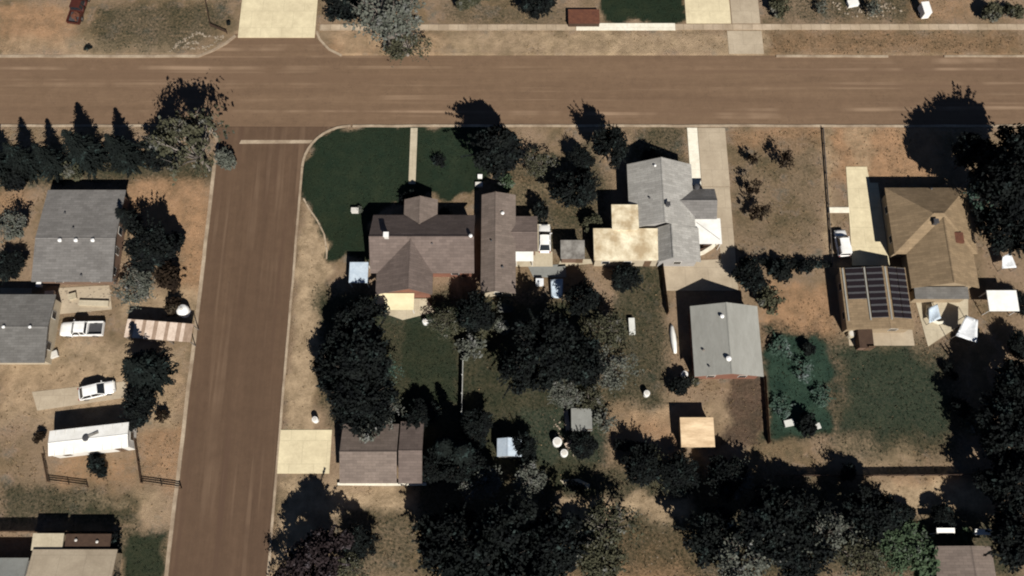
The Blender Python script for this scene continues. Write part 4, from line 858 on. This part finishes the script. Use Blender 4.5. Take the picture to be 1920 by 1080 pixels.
# --- right edge
T(1880,340,66,'full','leaf_dark','dark_tree','huge dark tree overhanging the cross street',zs=1.5); T(1925,290,60,'full','leaf_dark','dark_tree','huge dark tree at the street beside the picture edge',zs=1.5); T(1895,420,54,'full','leaf_dark','dark_tree','huge dark tree beside the tan house gable',zs=1.1); T(1860,365,48,'thin','leaf_teal','green_tree','thin green tree beside the tan house wall',zs=1.15); T(1822,285,38,'full','leaf_dark','dark_tree','dark tree at the kerb under the huge trees',zs=1.5)
T(1912,722,58,'full','leaf_dark','dark_tree','huge dark tree beside the green back lawn',zs=1.0); T(1905,790,58,'full','leaf_dark','dark_tree','huge dark tree at the lower corner of the back lawn',zs=1.0); T(1908,650,26,'full','leaf_dark','dark_tree','dark tree over the white shade sail',zs=0.8); T(1915,570,26,'full','leaf_dark','dark_tree','dark tree beside the white carport',zs=0.7); T(1890,830,50,'full','leaf_dark','dark_tree','dark tree above the end of the alley fence',zs=.9)
T(1800,765,20,'shrub','leaf_dark','dark_shrub','dark shrub on the back lawn border','shrub'); T(1775,690,11,'shrub','leaf_dark','dark_shrub','small dark shrub beside the patio','shrub'); T(1788,705,11,'shrub','leaf_dark','dark_shrub','small dark shrub below the other patio shrub','shrub'); T(1830,795,24,'shrub','leaf_olive','olive_shrub','olive shrub under the huge back lawn trees','shrub')
# --- dry yard between the grey house and the tan house
T(1412,300,15,'twig','leaf_brown','bare_shrub','bare brown shrub, upper of four on the dry yard','shrub',zs=1.6); T(1474,303,20,'twig','leaf_brown','bare_shrub','bare brown shrub standing apart on the dry yard','shrub',zs=1.6); T(1412,355,18,'twig','leaf_brown','bare_shrub','bare brown shrub beside the drive on the dry yard','shrub',zs=1.6); T(1425,398,22,'twig','leaf_brown','bare_shrub','widest bare brown shrub on the dry yard','shrub',zs=1.4)
T(1408,518,32,'full','leaf_dark','dark_tree','dark tree beside the metal roofed garage corner',zs=.9); T(1465,508,24,'shrub','leaf_dark','dark_shrub','dark wide shrub below the dry yard','shrub'); T(1510,500,18,'shrub','leaf_dark','dark_shrub','dark shrub by the solar garage','shrub'); T(1440,560,24,'shrub','leaf_olive','olive_shrub','olive shrub beside the metal garage','shrub')
T(1275,722,20,'shrub','leaf_dark','dark_shrub','dark round shrub below the metal garage','shrub'); T(1302,715,10,'shrub','leaf_olive','olive_shrub','small olive shrub at the garage foot','shrub'); T(1505,690,26,'twig','leaf_teal','green_shrub','bluish green bush on the lush plot','shrub',zs=.35); T(1462,650,27,'twig','leaf_teal','green_shrub','bluish green bush next to the garage wall','shrub',zs=.35); T(1540,745,24,'twig','leaf_teal','green_shrub','bluish green bush lowest on the lush plot','shrub',zs=.35); T(1515,655,14,'shrub','leaf_dark','dark_shrub','dark shrub among the bluish green bushes','shrub'); T(1515,800,22,'shrub','leaf_dark','dark_shrub','dark shrub under the lush plot','shrub'); T(1465,765,25,'twig','leaf_teal','green_shrub','bluish green bush beside the brown soil strip','shrub',zs=.35); T(1590,885,16,'shrub','leaf_dark','dark_shrub','dark shrub on the alley fence','shrub')

# --- hedge by the bottom-left house
def hedge(px0, px1, w, hgt, leaf, label):
    a, b = P(*px0), P(*px1); L = (b-a).length; rs = np.random.RandomState(int(L*100)); n = int(L*w*hgt*110)
    C = np.stack([(rs.rand(n)-.5)*L, (rs.rand(n)-.5)*w, rs.rand(n)**.6*hgt], 1); C += rs.normal(size=C.shape)*.08; C[:, 2] = np.maximum(C[:, 2], .1)
    U, V = leaf_axes(rs, n, C/np.array([L, w, hgt]), .24); o = bpy.data.objects.new('crown', quads_mesh('crown', C, U, V, M(leaf))); COL.objects.link(o)
    m_ = (a+b)/2; root = empty('hedge', (m_.x, m_.y, 0), math.atan2(b.y-a.y, b.x-a.x)); tag(root, label, 'hedge'); o.parent = root
    mb = MB()
    for i in range(max(2, int(L/1.2))): x = -L/2+L*(i+.5)/max(2, int(L/1.2)); mb.tube((x,0,-.1), (x+.1,.05,hgt*.8), .06, .02, 5)
    mb.build('stem', M('bark'), root)
hedge((222,1000), (216,1090), 1.1, 2.0, 'leaf_dark', 'tall dark hedge beside the tan roofed corner house')
hedge((1385,492), (1555,500), .9, 1.1, 'leaf_dark', 'long dark hedge below the dry yard'); hedge((1150,835),(1230,845),1.2,1.4,'leaf_dark','dark hedge running up to the peach shed')
hedge((1062,905),(1095,922),1.2,1.0,'leaf_dark','low dark hedge around the small tan slab')

# ------------------------------------------------------------------ fences and walls
def fence(pts, hgt, mat, label, style='board', cat='fence', name='fence'):
    pts = pxpath(pts); root = empty(name, (*pts[0], 0)); tag(root, label, cat); ox, oy = pts[0]
    for k in range(len(pts)-1):
        a, b = Vector(pts[k]), Vector(pts[k+1]); L = (b-a).length; n = max(1, round(L/2.4)); ang = math.atan2(b.y-a.y, b.x-a.x)
        for i in range(n+1):
            if k and i == 0: continue
            p = a.lerp(b, i/n); MB().obox((p.x-ox, p.y-oy, hgt/2-.02), .055, .055, hgt/2+.06, ang).build('post', M(mat), root)
        for i in range(n):
            p, q = a.lerp(b, i/n), a.lerp(b, (i+1)/n); c = (p+q)/2; l_ = (q-p).length; mb = MB()
            if style == 'board':
                m_ = int(l_/.16)
                for j in range(m_):
                    x = -l_/2+l_*(j+.5)/m_; d = Vector((math.cos(ang), math.sin(ang)))*x; nn = Vector((-math.sin(ang), math.cos(ang)))*.035
                    mb.obox((c.x-ox+d.x+nn.x, c.y-oy+d.y+nn.y, hgt/2+random.uniform(-.03,.02)), l_/m_/2-.008, .012, hgt/2-.03, ang)
            else:
                for z in (hgt*.35, hgt*.65, hgt*.93): mb.obox((c.x-ox, c.y-oy, z), l_/2, .025, .06, ang)
            mb.build('panel', M(mat), root)
fence([(1452,893),(1600,893),(1760,892),(1895,891)], 1.1, 'dark_wood', 'long dark wooden fence between the back lawn and the alley')
fence([(1239,492),(1251,590)], 1.5, 'wood', 'brown board fence along the end of the beige yard'); fence([(1432,708),(1440,832)], 1.2, 'wood', 'brown fence between brown soil and lush plot')
fence([(869,640),(866,776)], 1.5, 'vinyl', 'pale vinyl fence beside the narrow conifers'); fence([(256,826),(268,906),(340,916)], .9, 'wood', 'low brown fence from the mobile home to the kerb', 'rail')
fence([(84,852),(94,904),(165,913)], .9, 'wood', 'low brown fence below the mobile home end', 'rail'); fence([(380,-30),(396,50),(426,63)], .8, 'dark_wood', 'low dark fence beside the stones at the street corner', 'rail')
fence([(-80,998),(214,998)], 1.7, 'wood', 'tall board fence above the tan corner house'); fence([(1542,242),(1560,500)], .5, 'grey_wood', 'thin grey wire fence across the dry yard', 'rail')
def lowwall(pts, w, hgt, mat, label):
    p = pxpath(pts); o = kerb(p, w, hgt, None, mat, 'low_wall'); del o['kind']; tag(o, label, 'wall')
lowwall([(634,908),(720,909),(800,908)], .3, .45, 'white_concrete', 'low white wall along the foot of the alley house')
lowwall([(1738,575),(1736,590),(1745,602),(1756,607),(1768,606)], .35, .5, 'white_concrete', 'curved white wall on the patio of the tan house')
# ------------------------------------------------------------------ loose things in the yards
def thing(name, label, cat, u, v, z=0, rz=0): p = P(u, v, z); o = empty(name, (p.x, p.y, 0), rz); tag(o, label, cat); return o
t = thing('water_tank', 'round white domed water tank beside the kerb', 'tank', 343, 582, .8)
MB().lathe([(.82,-.02),(.84,.1),(.84,1.0),(.7,1.25),(.35,1.42),(.3,1.44)], n=20).build('body', M('white_paint'), t); MB().lathe([(.22,1.43),(.22,1.52),(.1,1.54)], n=12).build('lid', M('trim'), t)
t = thing('rowing_boat', 'upturned white narrow boat beside the metal garage', 'boat', 1263, 635, .4, math.radians(94))
v, f = loft([(-2.0,(.05,.15,.02,.3)),(-1.5,(.3,.2,-.02,.5)),(-.5,(.45,.25,-.02,.62)),(.6,(.45,.25,-.02,.62)),(1.6,(.28,.18,-.02,.5)),(2.05,(.04,.1,.02,.28))], lambda wb, wt, zb, zt: [(-wb,zb),(wb,zb),(wt*1.3,zt*.7),(wt*.4,zt),(-wt*.4,zt),(-wt*1.3,zt*.7)])
mesh_obj('hull', v, f, M('roof_white'), t, True); MB().tube((-1.9,0,.3),(1.9,0,.3),.03,.03,5).build('gunwale', M('trim'), t)
def barrel(u, v, label, mat='white_paint', r=.4, hgt=.95, cat='barrel'):
    t = thing('barrel', label, cat, u, v, hgt); MB().lathe([(r*.9,-.02),(r,.06),(r*1.03,hgt*.5),(r,hgt-.06),(r*.92,hgt)], n=14).build('body', M(mat), t); MB().lathe([(r*.7,hgt),(r*.7,hgt+.03),(r*.3,hgt+.05)], n=12).build('lid', M('trim'), t)
barrel(1045, 828, 'larger white barrel in front of the grey flat shed', r=.62, hgt=1.1); barrel(1058, 849, 'smaller white barrel by the bottom of the long lot', r=.5); barrel(1598, 625, 'pale barrel beside the brown box shed', 'concrete', r=.55)
barrel(1213, 737, 'white barrel standing alone on the olive grass', r=.42); barrel(1284, 701, 'white barrel at the corner of the metal garage', r=.45); barrel(797, 602, 'white barrel behind the brown house', r=.38); barrel(590, 786, 'white barrel above the cream concrete pad', r=.4)
def boxy(name, u, v, a, b, hgt, mat, label, cat, rz=0):
    t = thing(name, label, cat, u, v, hgt, rz)
    MB().box(-a,a,-b,b,-.02,hgt-.06).build('body', M(mat), t); MB().box(-a-.03,a+.03,-b-.03,b+.03,hgt-.058,hgt).build('lid', M(mat), t)
boxy('crate', 92, 555, .6, .75, .7, 'stripe_a', 'pale crate on the littered patio behind the grey house', 'crate', .1); boxy('crate', 135, 555, .5,.4,.5,'concrete','smaller pale crate on the littered patio','crate',.3); boxy('crate',72,533,.3,.3,.6,'white_paint','little white box at the grey house corner','box'); boxy('bench',175,568,2.0,.35,.45,'concrete','long pale bench on the littered patio','bench',-.03)
boxy('crate', 100, 664, .5,.4,.5,'trim','white box below the second grey roof','box',.4); boxy('crate',1070,832,.7,.35,.6,'stripe_a','pinkish crate beside the larger barrel','crate',.5); boxy('crate',1600,4,.8,.5,.6,'roof_white','white crate on the yard beyond the pavement','crate',.2)
boxy('planter_box',1185,611,.38,1.1,.6,'vinyl','narrow pale planter box on the olive grass','planter',.02); boxy('air_conditioner',1530,800,.6,.35,.6,'vinyl','pale box under the lush plot','box',.3); boxy('crate',1480,793,.6,.4,.5,'vinyl','pale box beside the brown soil fence','box',.2)
boxy('crate',1012,528,.5,.45,.7,'tarp_white','white box on the grey patio in tree shade','box'); boxy('bench',898,345,.5,.3,.5,'trim','small white bench by the lawn and dark street tree','bench'); boxy('crate',900,330,.3,.25,.4,'white_paint','white meter box beside the small white bench','box')
boxy('grill',665,393,.5,.3,.7,'trim','small pale cart on the lawn beside the brown house','cart')
t = thing('boards', 'leaning pale boards beside the grey flat roofed shed', 'boards', 1063, 788, .5)
for i in range(4): MB().obox((i*.14-.2, (i%2)*.1, .12+i*.05), .06, 1.3, .02, .1).build('board', M('stripe_a'), t)
t.location.z = -.05
# tarps and shade sails
def sail(u, v, z, pts, mat, label, name='shade_sail', cat='shade sail', posts=True):
    t = thing(name, label, cat, u, v, z); n = 7; vs, fs = [], []
    a, b, c, d = [Vector(p) for p in pts]
    for i in range(n):
        for j in range(n):
            s, q = i/(n-1), j/(n-1); p = a.lerp(b, s).lerp(d.lerp(c, s), q); vs.append((p.x, p.y, z+p.z-.35*math.sin(math.pi*s)*math.sin(math.pi*q)+random.uniform(-.03,.03)))
    for i in range(n-1):
        for j in range(n-1): k = i*n+j; fs.append((k, k+n, k+n+1, k+1))
    MB().slab(vs, fs, .02).build('cloth', M(mat), t, True)
    if posts:
        for p in (a,b,c,d): MB().tube((p.x,p.y,-.1),(p.x,p.y,z+p.z),.05,.045,8).build('post', M('grey_wood'), t)
sail(1814, 617, 2.3, [(-1.7,-.9,0),(.9,-1.9,.1),(1.5,1.2,.2),(.1,1.9,.1)], 'tarp_white', 'white shade sail on posts beside the tan house patio')
sail(1748, 590, .9, [(-.6,-1.2,0),(1.1,-.5,0),(.9,1.5,.1),(-.4,.9,.1)], 'tarp_blue', 'grey blue tarpaulin over a frame on the patio', 'tarpaulin', 'tarpaulin')
sail(1892, 490, 1.6, [(-.9,-.9,-.4),(.9,-.9,0),(.3,1.2,.2),(-.9,.6,.2)], 'tarp_white', 'small white tarpaulin roof beside the tan house', 'tarpaulin', 'tarpaulin')
sail(1045, 540, .8, [(-.8,-1.4,0),(.7,-1.5,0),(.8,1.3,.1),(-.9,1.2,.1)], 'tarp_blue', 'pale blue tarpaulin over a frame in the long lot', 'tarpaulin', 'tarpaulin')
# stones round the bed at the street corner, and rubble in the yards: loose and uncountable
def rubble(name, label, pts, n, size, mat, jitter):
    mb = MB(); pp = pxpath(pts)
    for _ in range(n):
        k = random.randrange(len(pp)-1); t = random.random(); x = pp[k][0]*(1-t)+pp[k+1][0]*t+random.gauss(0,jitter); y = pp[k][1]*(1-t)+pp[k+1][1]*t+random.gauss(0,jitter); s = size*random.uniform(.4,1.3)
        m_ = Matrix.Rotation(random.random()*6, 3, 'Z'); ps = []
        for z, q in ((-.2,.8),(.25,1.0),(.6,.6)):
            for i in range(6): a = i*math.pi/3; ps.append(m_ @ Vector((math.cos(a)*q*s*random.uniform(.7,1.2), math.sin(a)*q*s*.7*random.uniform(.7,1.2), z*s))+Vector((x,y,0)))
        mb.add(ps, [(i,(i+1)%6,6+(i+1)%6,6+i) for i in range(6)]+[(6+i,6+(i+1)%6,12+(i+1)%6,12+i) for i in range(6)]+[tuple(range(12,18)),(5,4,3,2,1,0)])
    tag(mb.build(name, M(mat)), label, kind='stuff')
rubble('stones', 'pale stones edging the bed at the street corner', [(322,97),(335,80),(350,72),(372,62),(385,68),(405,72),(420,66),(400,84),(370,92),(345,88),(360,78),(380,84)], 170, .15, 'stone', .16)
rubble('rubble', 'scattered pale rubble on the yards beyond the pavement', [(1560,8),(1600,16),(1625,25),(1650,12),(1680,20)], 90, .2, 'stone', .6)
rubble('rubble', 'scattered litter on the patio behind the grey house', [(105,545),(140,565),(190,545),(205,560),(160,575)], 70, .16, 'stone', .5)
rubble('rubble', 'scattered rubble around the sheds of the long lot', [(1040,790),(1050,820),(1085,830),(1070,850)], 60, .16, 'stone', .4)
rubble('rubble', 'scattered stones on the reddish clearing by the alley', [(1100,975),(1200,965),(1240,985),(1220,1050)], 40, .09, 'stone', 1.2)

# ------------------------------------------------------------------ dry and green grass tufts
def tufts(name, label, n, chan_green, mat, hgt):
    rs = np.random.RandomState(5+chan_green); X = rs.uniform(-80, 80, n*6); Y = rs.uniform(-42, 54, n*6)
    ix = np.clip(np.searchsorted(xs, X), 0, nx-1); iy = np.clip(np.searchsorted(ys, Y), 0, ny-1); g = mask[iy, ix, 0]; p_ = mask[iy, ix, 1]
    dens = g if chan_green else (1-g)*(.55-.4*p_)*(.25+1.5*(vnoise(X, Y, 3.1, 21) > .5))
    ok = (rs.rand(len(X)) < dens) & (sdr[iy, ix] < -.5)
    for q in FLATS: ok &= sd_poly(X, Y, q) < -.15
    X, Y = X[ok][:n], Y[ok][:n]; k = len(X); C, U, V = [], [], []
    for j in range(3):
        a = rs.rand(k)*6.28; h_ = hgt*(.5+rs.rand(k)); w_ = hgt*(.5+.6*rs.rand(k)); lean = rs.normal(size=(k,2))*.5
        C.append(np.stack([X+rs.normal(size=k)*.06, Y+rs.normal(size=k)*.06, h_*.42], 1)); U.append(np.stack([np.cos(a)*w_, np.sin(a)*w_, 0*a], 1)*.5); V.append(np.stack([lean[:,0]*h_, lean[:,1]*h_, h_], 1)*.5)
    o = bpy.data.objects.new(name, quads_mesh(name, np.concatenate(C), np.concatenate(U), np.concatenate(V), M(mat))); COL.objects.link(o); tag(o, label, kind='stuff')
tufts('dry_grass', 'short dry straw coloured grass tufts on bare earth', 9000, 0, 'straw', .13)
tufts('green_grass', 'short green grass tufts on the lawns', 9000, 1, 'blade', .12)
